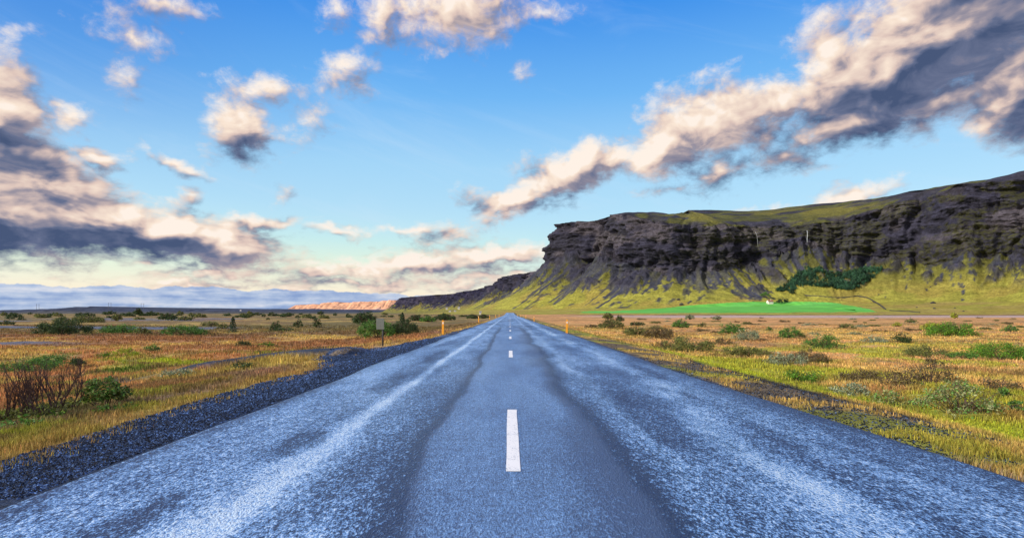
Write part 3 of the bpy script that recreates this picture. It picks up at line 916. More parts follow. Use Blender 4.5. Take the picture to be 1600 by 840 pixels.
    topc = cmix(turf_hi * 1.15 * (0.6 + 0.8 * fbm(X / 25, Y / 25, 4, 293))[..., None], rock * 1.0, sst(fbm(SS / 45, off / 28, 4, 294) + np.interp(rx, [90, 330, 420, 640, 740], [0.10, 0.06, 0.0, 0.0, 0.14])[None, :], 0.48, 0.56) * 0.92)
    topc = cmix(topc, np.array((0.15, 0.14, 0.03)), sst(fbm(SS / 80, off / 60, 3, 295), 0.45, 0.56) * np.where(kind == 3, np.sin(np.pi * vv), 0) * sst(np.interp(SS, s, ins), 80, 160))
    col = np.where((kind >= 3)[..., None], topc, col)
    # the second headland turns darker and bluer with distance
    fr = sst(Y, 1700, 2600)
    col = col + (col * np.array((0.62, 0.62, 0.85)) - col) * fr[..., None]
    # hay field at the foot
    PX = VX + F_PX * X / np.maximum(Y, 1)
    PY = VY - F_PX * (Z - CAM_H) / np.maximum(Y, 1)
    fld_top = np.interp(PX, [905, 960, 1000, 1060, 1100, 1150, 1200, 1240, 1290, 1320, 1350, 1372], [486.5, 485, 483, 478, 475, 472.5, 471, 470.5, 471.5, 475, 480, 487])
    fld_bot = np.interp(PX, [880, 1000, 1200, 1372], [489, 489.0, 488.6, 487.2])
    wob = 3.0 * (fbm(X / 30, Y / 30, 3, 310) - 0.5)
    fld_top = fld_top + wob; fld_bot = fld_bot + 0.5 * wob
    fm = (kind <= 1) & (PX > 905) & (PX < 1372) & (PY > fld_top) & (PY < fld_bot) & (Y > 100)
    nr, nc = X.shape
    faces = grid_faces(nr, nc)
    ff = fm.ravel()[faces].all(axis=1)
    HILL.update(X=X, Y=Y, Z=Z, PX=PX, PY=PY, kind=kind, vv=vv, N=N)
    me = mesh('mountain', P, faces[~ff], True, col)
    tag(obj('mountain', me, M_rock), kind='structure')
    ids = np.unique(faces[ff])
    remap = -np.ones(nr * nc, dtype=np.int64); remap[ids] = np.arange(len(ids))
    fp = P.reshape(-1, 3)[ids]
    fc = np.array((0.115, 0.42, 0.065)) * (0.8 + 0.4 * fbm(fp[:, 0] / 30, fp[:, 1] / 14, 3, 300))[:, None]
    fc = fc * (1 + 0.10 * np.sin(fp[:, 0] / 5.0 + fp[:, 1] / 9.0))[:, None]
    fc = fc + (np.array((0.13, 0.44, 0.10)) - fc) * sst(fbm(fp[:, 0] / 90, fp[:, 1] / 9, 3, 301), 0.5, 0.62)[:, None] * 0.6
    me = mesh('hay_field', fp, remap[faces[ff]], True, fc)
    tag(obj('hay_field', me, M_field), kind='structure')

def hill_at(px, py, rad=2.5):
    """nearest mountain point seen at a photo pixel"""
    H = HILL
    m = (np.abs(H['PX'] - px) < rad) & (np.abs(H['PY'] - py) < rad) & (H['Y'] > 100)
    if not m.any():
        return hill_at(px, py, rad * 2)
    k = np.where(m.ravel())[0]
    k = k[np.argmin(H['Y'].ravel()[k])]
    return float(H['X'].ravel()[k]), float(H['Y'].ravel()[k]), float(H['Z'].ravel()[k])

def ridge_mesh(name, pts, depth, col_face, col_top, amp, seed, cliff=0.55, n=500):
    """a far ridge: skyline given as px, py, distance"""
    T = np.array([((px - VX) / F_PX * D, D, CAM_H + (VY - py) / F_PX * D) for px, py, D in pts])
    q = np.linspace(0, 1, n)
    qq = np.linspace(0, 1, len(T))
    x, y, z = (np.interp(q, qq, T[:, k]) for k in range(3))
    z = z * (1 + amp * (fbm(q * 40, q * 0 + seed, 5, seed) - 0.5))
    rows = np.concatenate([np.linspace(0, 1, 40), 1 + np.linspace(0.05, 1, 8)])
    X, Y, Z, Cc = [], [], [], []
    for v in rows:
        vv = min(v, 1.0)
        prof = (0.35 * (vv / cliff) ** 1.5 if vv < cliff else 0.35 + 0.65 * (vv - cliff) / (1 - cliff))
        o = depth * (1 - vv) * (1.0 if vv < cliff else 0.8)
        o = o + depth * 0.25 * (fbm(q * 30, q * 0 + vv * 2, 4, seed + 3) - 0.5) * math.sin(math.pi * vv)
        X.append(x); Y.append(y - o + (v - vv) * depth * 2); Z.append(z * prof - 3)
        k = 0.75 + 0.5 * fbm(q * 60, q * 0 + vv * 9, 4, seed + 5)
        t = sst(np.full(n, vv) + 0.3 * (fbm(q * 25, q * 0 + vv * 3, 3, seed + 7) - 0.5), cliff - 0.1, cliff + 0.1)
        Cc.append((np.array(col_top)[None, :] * (1 - t)[:, None] + np.array(col_face)[None, :] * t[:, None]) * k[:, None])
    X, Y, Z, Cc = map(np.array, (X, Y, Z, Cc))
    me = mesh(name, np.stack([X, Y, Z], -1), grid_faces(*X.shape), True, Cc)
    return tag(obj(name, me, M_far), kind='structure')

build_ground()
build_shoulder()
build_road()
build_hills()
ridge_mesh('far_hills', [(-300, 482, 7000), (0, 484, 7000), (60, 482.5, 7000), (110, 480, 7000), (125, 478.6, 7000), (160, 479.5, 7000), (200, 481, 7000), (240, 480.5, 7000), (310, 480.5, 7000), (330, 481.5, 7000), (400, 482, 7000), (460, 482, 7200), (540, 483, 7400), (600, 483, 7400), (680, 485, 7400), (760, 487, 7400)],
           900, (0.045, 0.055, 0.085), (0.075, 0.075, 0.075), 0.35, 401, 0.5)
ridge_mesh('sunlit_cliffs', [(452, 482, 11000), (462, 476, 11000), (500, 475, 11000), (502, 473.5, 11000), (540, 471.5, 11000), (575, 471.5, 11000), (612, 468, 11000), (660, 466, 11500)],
           800, (0.70, 0.38, 0.22), (0.50, 0.33, 0.27), 0.22, 402, 0.35)  # orange glow of the low sun painted into face and top colours

# ------------------------------------------------------------------ heath grass: too many blades to count, one object
def blades(px, py, pz, h, col, per, width, spread, lean=0.45):
    n = len(px)
    idx = np.repeat(np.arange(n), per)
    m = len(idx)
    a = rng.uniform(0, 2 * np.pi, m)
    r = spread[idx] * np.sqrt(rng.uniform(0, 1, m))
    bx, by, bz = px[idx] + r * np.cos(a), py[idx] + r * np.sin(a), pz[idx]
    hh = h[idx] * rng.uniform(0.45, 1.2, m)
    w = width[idx] * rng.uniform(0.6, 1.3, m)
    la = rng.uniform(0, 2 * np.pi, m)
    le = hh * rng.uniform(0.05, lean, m)
    fa = rng.uniform(0, np.pi, m)
    dx, dy = np.cos(fa) * w / 2, np.sin(fa) * w / 2
    lx, ly = np.cos(la) * le, np.sin(la) * le
    z0 = bz - 0.03
    V = np.empty((m, 5, 3), dtype=np.float32)
    V[:, 0] = np.stack([bx - dx, by - dy, z0], -1)
    V[:, 1] = np.stack([bx + dx, by + dy, z0], -1)
    mx, my, mz = bx + lx * 0.35, by + ly * 0.35, bz + hh * 0.6
    V[:, 2] = np.stack([mx + dx * 0.8, my + dy * 0.8, mz], -1)
    V[:, 3] = np.stack([mx - dx * 0.8, my - dy * 0.8, mz], -1)
    V[:, 4] = np.stack([bx + lx, by + ly, bz + hh], -1)
    b = (np.arange(m) * 5)[:, None]
    c = col[idx] * rng.uniform(0.7, 1.35, m)[:, None] * rng.uniform(0.55, 1.4, n)[idx][:, None]
    c = c * (1 + rng.normal(0, 0.06, (m, 3)))
    return V.reshape(-1, 3), np.concatenate([b + np.array([[0, 1, 2, 3]])], 1), np.concatenate([b + np.array([[3, 2, 4]])], 1), np.repeat(np.clip(c, 0.005, 0.9)[:, None, :], 5, 1).reshape(-1, 3)

def build_grass():
    n = 120000
    D = 1 / rng.uniform(1 / 95.0, 1 / 4.6, n)
    D[: n // 2] = 5.0 * (95 / 5.0) ** rng.uniform(0, 1, n // 2)
    t = rng.uniform(-1.25, 1.25, n)
    x = t * (D + 1.5)
    keep = (x < shoulder_l(D) - 0.05 + 0.8 * rng.uniform(0, 1, n) ** 4) | (x > edge_r(D) + 0.12)
    x, y = x[keep], D[keep]
    z = zg(x, y)
    c, h, bare = ground_cover(x, y)
    tuft = fbm(x * 0.55, y * 0.55, 3, 500)
    # longer grass and heather gathers round the feet of the shrubs
    sx, sy, sd = [], [], []
    for (bx, by, br_) in CLEAR:
        if by < 80:
            m = int(np.clip(60 * br_ * (14 / max(by, 7)) + 26, 26, 170))
            a_ = rng.uniform(0, 2 * np.pi, m); r_ = br_ * rng.uniform(0.72, 1.5, m)
            sx.append(bx + r_ * np.cos(a_)); sy.append(by + 0.85 * r_ * np.sin(a_)); sd.append(np.full(m, 0.06 + 0.10 * min(br_, 1.6)))
    sx, sy, sd = map(np.concatenate, (sx, sy, sd))
    ok = ((sx < shoulder_l(sy) - 0.1) | (sx > edge_r(sy) + 0.3)) & (sy > 4)
    sx, sy, sd = sx[ok], sy[ok], sd[ok]
    c2, h2, b2 = ground_cover(sx, sy)
    c2 = c2 * 0.5 + np.array([(0.10, 0.11, 0.03), (0.20, 0.13, 0.06), (0.16, 0.19, 0.04), (0.12, 0.07, 0.045)])[rng.integers(0, 4, len(sx))] * 0.75
    x, y, z = np.concatenate([x, sx]), np.concatenate([y, sy]), np.concatenate([z, zg(sx, sy)])
    c, h, bare, tuft = np.concatenate([c, c2]), np.concatenate([h, np.maximum(h2, sd)]), np.concatenate([bare, 0 * b2]), np.concatenate([tuft, 0 * b2 + 0.55])
    k = rng.uniform(0, 1, len(x)) > bare * 1.15
    for (sx, sy, sr) in CLEAR:
        k &= (np.hypot(x - sx, (y - sy) / 0.85) > sr * 0.8)
    k &= rng.uniform(0, 1, len(x)) < 0.35 + 1.3 * sst(tuft, 0.3, 0.6)
    x, y, z, c, h, tuft = x[k], y[k], z[k], c[k], h[k], tuft[k]
    h = h * (0.55 + 0.9 * tuft) * lerp(1.0, 0.85, sst(y, 20, 70))
    w = np.maximum(0.007, 0.00135 * y)
    V, q, t3, cc = blades(x, y, z, h, c, 6, w, 0.05 + 0.006 * y)
    me = bpy.data.meshes.new('heath_grass')
    me.from_pydata(V, [], q.tolist() + t3.tolist())
    at = me.attributes.new('col', 'FLOAT_COLOR', 'POINT')
    rgba = np.ones((len(V), 4), dtype=np.float32); rgba[:, :3] = cc
    at.data.foreach_set('color', rgba.ravel())
    tag(obj('heath_grass', me, M_grass), kind='stuff')

# ------------------------------------------------------------------ shrubs
PAL = {
    'dark': [(0.022, 0.050, 0.017), (0.042, 0.084, 0.022), (0.070, 0.098, 0.028)],
    'green': [(0.070, 0.175, 0.031), (0.122, 0.263, 0.039), (0.053, 0.122, 0.026)],
    'bright': [(0.09, 0.25, 0.015), (0.15, 0.31, 0.02), (0.06, 0.15, 0.015), (0.10, 0.16, 0.02)],
    'olive': [(0.122, 0.149, 0.039), (0.193, 0.210, 0.053), (0.088, 0.096, 0.031)],
    'greygreen': [(0.210, 0.263, 0.149), (0.315, 0.350, 0.227), (0.140, 0.175, 0.096)],
    'brown': [(0.119, 0.084, 0.042), (0.084, 0.070, 0.035), (0.168, 0.140, 0.049)],
    'yellow': [(0.308, 0.364, 0.028), (0.224, 0.308, 0.028), (0.392, 0.392, 0.042)],
    'mixed': [(0.122, 0.263, 0.053), (0.210, 0.193, 0.061), (0.280, 0.315, 0.140)],
    'pine': [(0.020, 0.048, 0.028), (0.031, 0.067, 0.031)],
}

def stems(w, h, n, seed, r0=0.018, fork=True):
    r = random.Random(seed)
    mb = MB()
    tips = []
    for i in range(n):
        a = r.uniform(0, 2 * math.pi)
        rad = (r.random() ** 0.6) * w * 0.46
        hh = h * r.uniform(0.6, 0.98) * math.sqrt(max(0.12, 1 - (rad / (w * 0.52)) ** 2))
        pts = []
        for k in range(5):
            u = k / 4
            pts.append((math.cos(a) * rad * u ** 0.8 + r.uniform(-1, 1) * 0.03 * w * u, math.sin(a) * rad * u ** 0.8 * 0.8 + r.uniform(-1, 1) * 0.03 * w * u, -0.06 + (hh + 0.06) * u ** 1.1))
        mb.tube(pts, [r0 * (1 - 0.8 * k / 4) for k in range(5)], 4)
        tips.append(pts[-1])
        if fork:
            for _ in range(2):
                k = r.choice((2, 3))
                p = Vector(pts[k])
                q = p + Vector((r.uniform(-1, 1) * 0.16 * w, r.uniform(-1, 1) * 0.16 * w, r.uniform(0.12, 0.32) * h))
                mb.tube([p, (p + q) / 2 + Vector((0, 0, 0.03 * h)), q], [r0 * 0.5, r0 * 0.35, r0 * 0.15], 4)
                tips.append(tuple(q))
    return mb, tips

def leaf_mesh(pts, size, pal, seed, nrm_up=0.4, mul=None):
    g = np.random.default_rng(seed)
    n = len(pts)
    d = g.normal(0, 1, (n, 3)); d /= np.linalg.norm(d, axis=1, keepdims=True)
    e = g.normal(0, 1, (n, 3)); e[:, 2] += nrm_up
    e = np.cross(d, e); e /= np.maximum(np.linalg.norm(e, axis=1, keepdims=True), 1e-6)
    s = size * g.uniform(0.6, 1.35, n)[:, None]
    V = np.empty((n, 4, 3))
    V[:, 0] = pts - d * s * 0.5
    V[:, 1] = pts + e * s * 0.28
    V[:, 2] = pts + d * s * 0.5
    V[:, 3] = pts - e * s * 0.28
    f = (np.arange(n) * 4)[:, None] + np.array([[0, 1, 2, 3]])
    pal = np.array(pal)
    k = g.integers(0, len(pal), n)
    c = pal[k] * g.uniform(0.7, 1.4, n)[:, None]
    if mul is not None:
        c = c * mul[:, None]
    return mesh('foliage', V.reshape(-1, 3), f, False, np.repeat(c[:, None, :], 4, 1).reshape(-1, 3))

def shrub_points(w, h, n, seed, clumps, dens=1.0, dep=0.8):
    """leaf positions in many uneven clumps spread through a low dome"""
    g = np.random.default_rng(seed)
    cs = []
    while len(cs) < clumps:
        a = g.uniform(0, 2 * np.pi)
        r = np.sqrt(g.uniform(0, 1))
        top = math.sqrt(max(0.0, 1 - 0.85 * r * r)) * g.uniform(0.7, 1.08)
        z = g.uniform(0.10, 1.0) ** 0.7 * top
        cs.append((math.cos(a) * r * w * 0.46, math.sin(a) * r * w * 0.46 * dep, z * h * 0.88, g.uniform(0.55, 1.25)))
    cs = np.array(cs)
    k = g.integers(0, clumps, n)
    rad = 0.55 * (w * w * dep * h / clumps) ** (1 / 3)
    o = g.normal(0, 0.42, (n, 3)) * rad * cs[k, 3:4]
    p = cs[k, :3] + o * np.array([1.15, 1.0, 0.85])
    p[:, 2] = np.abs(p[:, 2])
    return p

CLEAR = []
def make_shrub(x, y, z, w, h, pal, label, seed, group=None, bare=0.0, name='shrub', cat='bush'):
    root = empty(name, (x, y, z), random.Random(seed).uniform(-0.3, 0.3))
    tag(root, label, cat, group)
    leaf = max(0.055, 0.0021 * y)
    dense = 1.0 - bare
    n = int(np.clip(5.0 * w * h * (1 + 0.25 * w) / (leaf * leaf) * dense, 90, 16000))
    pts = shrub_points(w, h, n, seed, int(np.clip(14 * w * max(1, h) + 8, 10, 150)))
    mb, tips = stems(w, h, int(np.clip(6 * w, 5, 26)) if bare < 0.3 else int(np.clip(16 * w, 8, 44)), seed, max(0.010, 0.0005 * y))
    mb.build('stems', M_bark, root)
    obj('foliage', leaf_mesh(pts, leaf, PAL[pal], seed), M_leaf, root)
    return root

def shrub(px, py, wp, hp, pal, label, bare=0.0, group=None, name='shrub', cat='bush'):
    x, y, z = spot(px, py)
    w, h = 1.12 * wp / F_PX * y, 1.3 * hp / F_PX * y
    CLEAR.append((x, y, w / 2))
    return make_shrub(x, y, z - 0.02, w, h, pal, label, int(px * 7 + py * 13), group, bare, name, cat)

def small_conifer(px, py, wp, hp, label, group=None):
    x, y, z = spot(px, py)
    w, h = wp / F_PX * y, hp / F_PX * y
    seed = int(px * 3 + py)
    root = tag(empty('spruce_sapling', (x, y, z)), label, 'tree', group)
    mb = MB(); mb.tube([(0, 0, -0.1), (0.01, 0, h * 0.5), (0, 0, h * 0.97)], [0.05, 0.03, 0.008], 5)
    mb.build('trunk', M_bark, root)
    g = np.random.default_rng(seed)
    leaf = max(0.06, 0.0022 * y)
    n = int(5.5 * w * h / leaf ** 2) + 80
    u = g.uniform(0.03, 1, n) ** 1.15
    tier = 0.65 + 0.35 * np.abs(np.sin(u * 17))
    r = (1 - u) ** 0.8 * w * 0.52 * tier * np.sqrt(g.uniform(0.05, 1, n)) + 0.03
    a = g.uniform(0, 2 * np.pi, n)
    p = np.stack([r * np.cos(a), r * np.sin(a), u * h * 1.0 - 0.12 * r], -1)
    obj('crown', leaf_mesh(p, leaf, PAL['pine'], seed), M_leaf, root)
    return root

GL = 'shrubs on the left heath'
GR = 'shrubs on the right heath'
LEFT = [
    (100, 523, 76, 23, 'dark', 'large dense dark green bush like a flattened dome on the left heath'),
    (188, 521, 62, 13, 'green', 'low mid green bush right of the large dark green dome bush'),
    (222, 522, 26, 11, 'olive', 'small brownish green bush touching the right end of a low green bush'),
    (288, 523, 62, 14, 'green', 'long low fresh green bush in rust red grass left of the small spruce'),
    (348, 514, 16, 9, 'olive', 'short rounded dark olive bush just left of the small spruce'),
    (431, 515, 15, 14, 'dark', 'dark upright bush with a flat mat of leaves spreading at its foot'),
    (440, 517, 40, 5, 'dark', 'flat dark mat of leaves spread out under an upright bush'),
    (466, 512, 13, 13, 'dark', 'small dark twin topped bush in brown heath, left one of a close pair'),
    (495, 511, 13, 14, 'dark', 'narrow dark bush in brown heath, right one of a close pair'),
    (571, 507, 38, 19, 'dark', 'broad blackish green bush standing behind and left of the grey roadside sign'),
    (588, 527, 54, 28, 'green', 'bushy fresh green shrub growing right behind the grey roadside sign'),
    (630, 524, 50, 27, 'dark', 'very dark spreading bush right of the roadside sign, nearest the road'),
    (650, 501, 24, 9, 'dark', 'dark double humped bush far back between the sign and first left stake'),
    (668, 502, 26, 8, 'green', 'low deep green bush just left of the first left marker stake'),
    (695, 500, 34, 9, 'dark', 'dark olive bush seen right behind the first left marker stake'),
    (738, 497.5, 18, 7, 'dark', 'dark bush left behind the second left marker stake'),
    (756, 497, 18, 6, 'dark', 'small dark bush right behind the second left marker stake'),
    (10, 507, 22, 6, 'dark', 'small blackish bush at the left edge beside the grey river channel'),
    (138, 503, 44, 9, 'olive', 'wide grey olive bush behind the large dark green dome bush'),
    (95, 503, 22, 9, 'olive', 'small leggy olive bush behind the left half of the large dark dome bush'),
    (262, 499, 26, 9, 'dark', 'dark green bush standing between the two grey river channels'),
    (289, 500, 22, 6, 'olive', 'low olive bush right of the bush between the river channels'),
    (328, 509, 28, 6, 'olive', 'long flat olive bush at the right end of the grey river channel'),
    (183, 501, 14, 12, 'olive', 'thin leaning bush beside the far river channel'),
    (216, 491.5, 12, 9, 'dark', 'dark pointed bush standing alone near the far left horizon'),
    (45, 580, 92, 20, 'green', 'low wide green thicket behind the bare twigs at the left edge'),
    (80, 571, 70, 16, 'green', 'dark leafed green thicket running along the back of the bare twigs'),
    (125, 574, 28, 17, 'dark', 'compact dark green bush above the forked bare bush'),
    (197, 557, 42, 12, 'yellow', 'yellow green mounded bush in the golden grass on the left'),
    (164, 559, 26, 8, 'bright', 'little bright green mound left of the yellow green mounded bush'),
    (277, 590, 48, 14, 'greygreen', 'grey green scrub growing on the gravel side track'),
    (384, 575, 40, 11, 'dark', 'dark scrub on the gravel bank above the road shoulder'),
    (240, 549, 30, 9, 'green', 'green clump in yellow grass right of the yellow green mound'),
    (380, 542, 26, 10, 'dark', 'dark twiggy clump in brown grass left of the pull-out'),
    (415, 541, 24, 7, 'bright', 'small bright green clump right of a dark twiggy one in brown grass'),
    (505, 546, 36, 6, 'brown', 'brown low scrub beside the gravel of the pull-out'),
    (180, 641, 52, 12, 'bright', 'bright green leafy clump at the foot of the round roadside bush'),
    (35, 668, 72, 16, 'green', 'tangled green clump in front of the bare twigs at the left edge'),
    (85, 655, 50, 12, 'bright', 'fresh green low clump under the forked bare bush'),
]
for row in LEFT:
    shrub(*row, group=GL)
small_conifer(364, 519, 17, 25, 'small dark spruce sapling standing alone in rust red grass', None)
small_conifer(629, 520, 20, 32, 'pointed dark spruce sapling among bushes right of the grey sign', None)
RIGHT = [
    (950, 498, 16, 9, 'olive', 'small round olive bush left of a pair near the sand flat'),
    (968, 502, 14, 9, 'dark', 'tiny dark bush right of the small round olive bush'),
    (955, 513.5, 38, 15, 'olive', 'bushy dark olive clump nearest the first right marker stake'),
    (926, 512, 24, 5, 'brown', 'flat brown scrub just right of the first right marker stake'),
    (996, 508, 24, 5, 'dark', 'thin flat dark bush in orange grass behind the roadside scrub'),
    (994, 524, 38, 14, 'olive', 'olive bush at the left end of the long roadside scrub row'),
    (1031, 529, 52, 17, 'brown', 'brownish bush between two olive ones in the roadside scrub row'),
    (1025, 514, 26, 5, 'olive', 'narrow flat olive bush behind the brownish roadside bush'),
    (1076, 549, 74, 23, 'olive', 'broad tangled olive bush close to the mossy verge'),
    (1035, 545, 34, 12, 'brown', 'brown twiggy bush left of the broad tangled olive bush'),
    (1064, 512, 26, 13, 'green', 'mid green bush with tall middle far out on the orange heath'),
    (1078, 498.5, 14, 7, 'greygreen', 'small blue green bush at the edge of the sand flat'),
    (1097, 511, 14, 7, 'olive', 'small olive bush right of the mid green bush'),
    (1121, 499.5, 13, 7, 'greygreen', 'small pale green bush at the sand flat, right one of two'),
    (1144, 522, 38, 17, 'green', 'dense dark green bush with a grey green bush at its right foot'),
    (1167, 531, 40, 15, 'greygreen', 'silvery grey green bush below a dense dark green one'),
    (1128, 538, 36, 9, 'brown', 'low heather brown bush left below the silvery grey green bush'),
    (1160, 557, 52, 20, 'olive', 'dark yellowish green bush in the middle of the right heath'),
    (1192, 554, 34, 9, 'olive', 'low olive spur right of the dark yellowish green bush'),
    (1235, 527.5, 37, 17, 'green', 'compact rounded dark green bush alone on orange grass'),
    (1202, 516, 9, 6, 'green', 'tiny green tuft like bush left behind the compact rounded bush'),
    (1226, 570, 66, 18, 'greygreen', 'grey green twiggy bush in front of a dark brown one'),
    (1256, 596, 58, 20, 'bright', 'vivid bright green bush next to the mossy bank'),
    (1287, 545, 58, 19, 'green', 'broad dome shaped green bush left of a silvery flat one'),
    (1366, 536, 38, 11, 'greygreen', 'silvery flat grey bush right of the broad green dome'),
    (1410, 536, 29, 16, 'dark', 'round very dark green bush alone right of the silvery flat bush'),
    (1483, 525, 74, 20, 'bright', 'wide yellow green bush farthest back in the right field, largest there'),
    (1455, 517, 30, 14, 'yellow', 'yellow leafed bush growing into the left end of a wide green one'),
    (1322, 513, 24, 8, 'olive', 'small flat olive bush behind the broad green dome'),
    (1402, 510, 13, 7, 'yellow', 'tiny yellowish bush behind the round very dark green bush'),
    (1424, 504.5, 16, 6, 'olive', 'tiny olive bush near the sand flat, upper left of the yellow leafed bush'),
    (1447, 557, 68, 17, 'olive', 'yellowish olive low bush in the middle distance, left of a long green hedge like bush'),
    (1504, 561, 42, 13, 'green', 'low green bush at the left tip of the long hedge like bush'),
    (1562, 561, 92, 27, 'bright', 'long hedge like bright green bush at the right edge'),
    (1578, 518, 24, 9, 'green', 'small green bush far back near the right edge'),
    (1262, 567, 62, 20, 'brown', 'dark brown heathery bush behind the vivid bright green bush'),
    (1348, 593, 58, 19, 'brown', 'dark brown green bush left of the tall twiggy thicket'),
    (1326, 617, 70, 16, 'greygreen', 'low pale grey green bush along the mossy bank'),
    (1500, 617, 54, 24, 'mixed', 'mottled pale green bush behind the large branching bush'),
    (1400, 634, 76, 24, 'mixed', 'mixed green and silver bush left of the large branching bush'),
    (1568, 622, 22, 18, 'green', 'small leafy green bush near the right edge, upper of two'),
    (1588, 645, 26, 22, 'green', 'small leafy green bush at the right edge, lower of two'),
    (1491, 497, 10, 9, 'yellow', 'single pale yellow bush standing up against the far green slope'),
]
for row in RIGHT:
    shrub(*row, group=GR)
shrub(1405, 603, 66, 28, 'brown', 'dark twiggy brown thicket with few leaves in the right heath', 0.55, GR)
shrub(1452, 600, 66, 42, 'brown', 'tallest twiggy brown thicket standing behind the large branching bush', 0.55, GR)
shrub(1500, 645, 112, 46, 'mixed', 'large branching green bush with bare lower limbs above the dark bank', 0.35, GR)
shrub(1560, 610, 60, 22, 'brown', 'reddish brown twiggy bush behind the two small ones at the right edge', 0.5, GR)

# bare twig bushes and one leafy bush at the lower left
def bare_bush(px, py, wp, hp, label, n, lean=0.0):
    x, y, z = spot(px, py)
    w, h = wp / F_PX * y, hp / F_PX * y
    seed = int(px + py)
    r = random.Random(seed)
    CLEAR.append((x, y, w / 2))
    h *= 1.12
    root = tag(empty('bare_shrub', (x, y, z)), label, 'bush', 'bare twig bushes at the left edge')
    mb = MB()
    def grow(p, d, ln, rad, lev):
        pts, q = [p], p
        for k in range(4):
            d = (d + Vector((r.uniform(-.22, .22), r.uniform(-.22, .22), 0.13))).normalized()
            q = q + d * ln / 4
            pts.append(q)
        mb.tube(pts, [rad * (1 - 0.55 * k / 4) for k in range(5)], 4)
        if lev < 3:
            for k in ((2, 3, 4) if lev < 2 else (2, 4)):
                for _ in range(1 if k < 4 else 2):
                    dd = (d + Vector((r.uniform(-.75, .75), r.uniform(-.75, .75), r.uniform(0, .4)))).normalized()
                    grow(pts[k], dd, ln * r.uniform(0.42, 0.7), rad * 0.5, lev + 1)
    for i in range(n):
        a = r.uniform(0, 2 * math.pi)
        p = Vector((math.cos(a) * w * 0.30 * r.random(), math.sin(a) * w * 0.30 * r.random(), -0.05))
        d = Vector((math.cos(a) * 0.42 + lean, math.sin(a) * 0.42, 1)).normalized()
        grow(p, d, h * r.uniform(0.42, 0.6), 0.015, 0)
    mb.build('twigs', M_twig, root)
    g = np.random.default_rng(seed)
    m = 500
    p = np.stack([g.normal(0, w * 0.33, m), g.normal(0, w * 0.3, m), np.abs(g.normal(0, h * 0.14, m))], -1)
    obj('foliage', leaf_mesh(p, 0.05, PAL['olive'], seed), M_leaf, root)
M_twig = mat_plain('bare_twigs', (0.075, 0.040, 0.038), 0.85, 0, 0.5, 20)
bare_bush(12, 662, 60, 76, 'bare brown twig bush cut by the left edge of the picture', 9)
bare_bush(48, 655, 46, 66, 'thin bare brown twig bush between the edge one and the tallest', 6)
bare_bush(70, 656, 48, 86, 'tallest bare brown twig bush with crowded upright stems', 9)
bare_bush(103, 646, 40, 72, 'forked bare bush with a long curved stem, rightmost of the twig bushes', 6, 0.12)

def leafy_bush(px, py, wp, hp, label):
    x, y, z = spot(px, py)
    w, h = wp / F_PX * y, hp / F_PX * y
    root = tag(empty('shrub', (x, y, z)), label, 'bush', GL)
    mb, tips = stems(w * 0.95, h * 0.9, 8, 31, 0.016)
    mb.build('stems', M_twig, root)
    p = shrub_points(w, h * 0.72, 2600, 77, 34)
    p[:, 2] += h * 0.26
    CLEAR.append((x, y, w / 2))
    obj('foliage', leaf_mesh(p, 0.05, PAL['green'] + PAL['olive'], 78), M_leaf, root)
leafy_bush(165, 637, 68, 50, 'round green leafy bush on visible stems beside the black gravel shoulder')

# far dots of scrub: copies of three small bushes
protos = []
for i, (w, h, pal) in enumerate(((3.6, 1.3, 'dark'), (2.4, 1.5, 'olive'), (5.2, 1.3, 'dark'))):
    pass
r = random.Random(12)
FARLAB = 'tiny dark bush among many scattered across the far left plain'
far_spots = [(r.uniform(0, 560), 489 + 2.2 + 9.5 * r.random() ** 1.6, r.uniform(6, 20), r.uniform(3, 7.5)) for _ in range(78)]
far_spots += [(r.uniform(560, 730), 491.5 + 4 * r.random(), r.uniform(6, 14), r.uniform(2.5, 5)) for _ in range(14)]
far_proto = None
protos = []
for i, (px, py, wp, hp) in enumerate(far_spots):
    x, y, z = spot(px, py)
    w, h = wp / F_PX * y, hp / F_PX * y
    if len(protos) < 4:
        o = make_shrub(0, 0, 0, 4.0, 2.0, ('dark', 'olive', 'dark', 'dark')[len(protos)], FARLAB, 900 + i, 'tiny bushes on the far left plain')
        # leaves sized for the distance
        for ch in o.children:
            if ch.name.startswith('foliage'):
                ch.data = leaf_mesh(shrub_points(4.0, 2.0, 420, 950 + i, 16), 0.5, PAL[('dark', 'olive', 'dark', 'dark')[len(protos)]], 960 + i)
                ch.data.materials.append(M_leaf)
        protos.append(o)
    else:
        o = copy_tree(protos[i % 4])
    o.location = (x, y, z - 0.05)
    o.scale = (w / 4.0, w / 4.0, h / 2.0)
RLAB = 'tiny low bush scattered over the back of the orange heath on the right'
for k in range(46):
    px, py = r.uniform(900, 1600), 496.5 + 26 * r.random() ** 1.4
    x, y, z = spot(px, py)
    wp, hp = r.uniform(8, 26) * (py - 489) / 16, r.uniform(2.0, 4.5) * (py - 489) / 14
    wp, hp = min(max(wp, 7), 26), min(max(hp, 2.2), 5)
    w, h = wp / F_PX * y, hp / F_PX * y
    if k < 3:
        o = make_shrub(0, 0, 0, 4.0, 1.2, ('olive', 'brown', 'greygreen')[k], RLAB, 1300 + k, 'tiny bushes on the right heath')
        for ch in o.children:
            if ch.name.startswith('foliage'):
                ch.data = leaf_mesh(shrub_points(4.0, 1.2, 900, 1350 + k, 26), 0.22, PAL[('olive', 'brown', 'greygreen')[k]], 1360 + k)
                ch.data.materials.append(M_leaf)
        rp = (rp + [o]) if k else [o]
    else:
        o = copy_tree(rp[k % 3])
    o.location = (x, y, z - 0.05)
    o.scale = (w / 4.0, w / 4.0, h / 1.2)

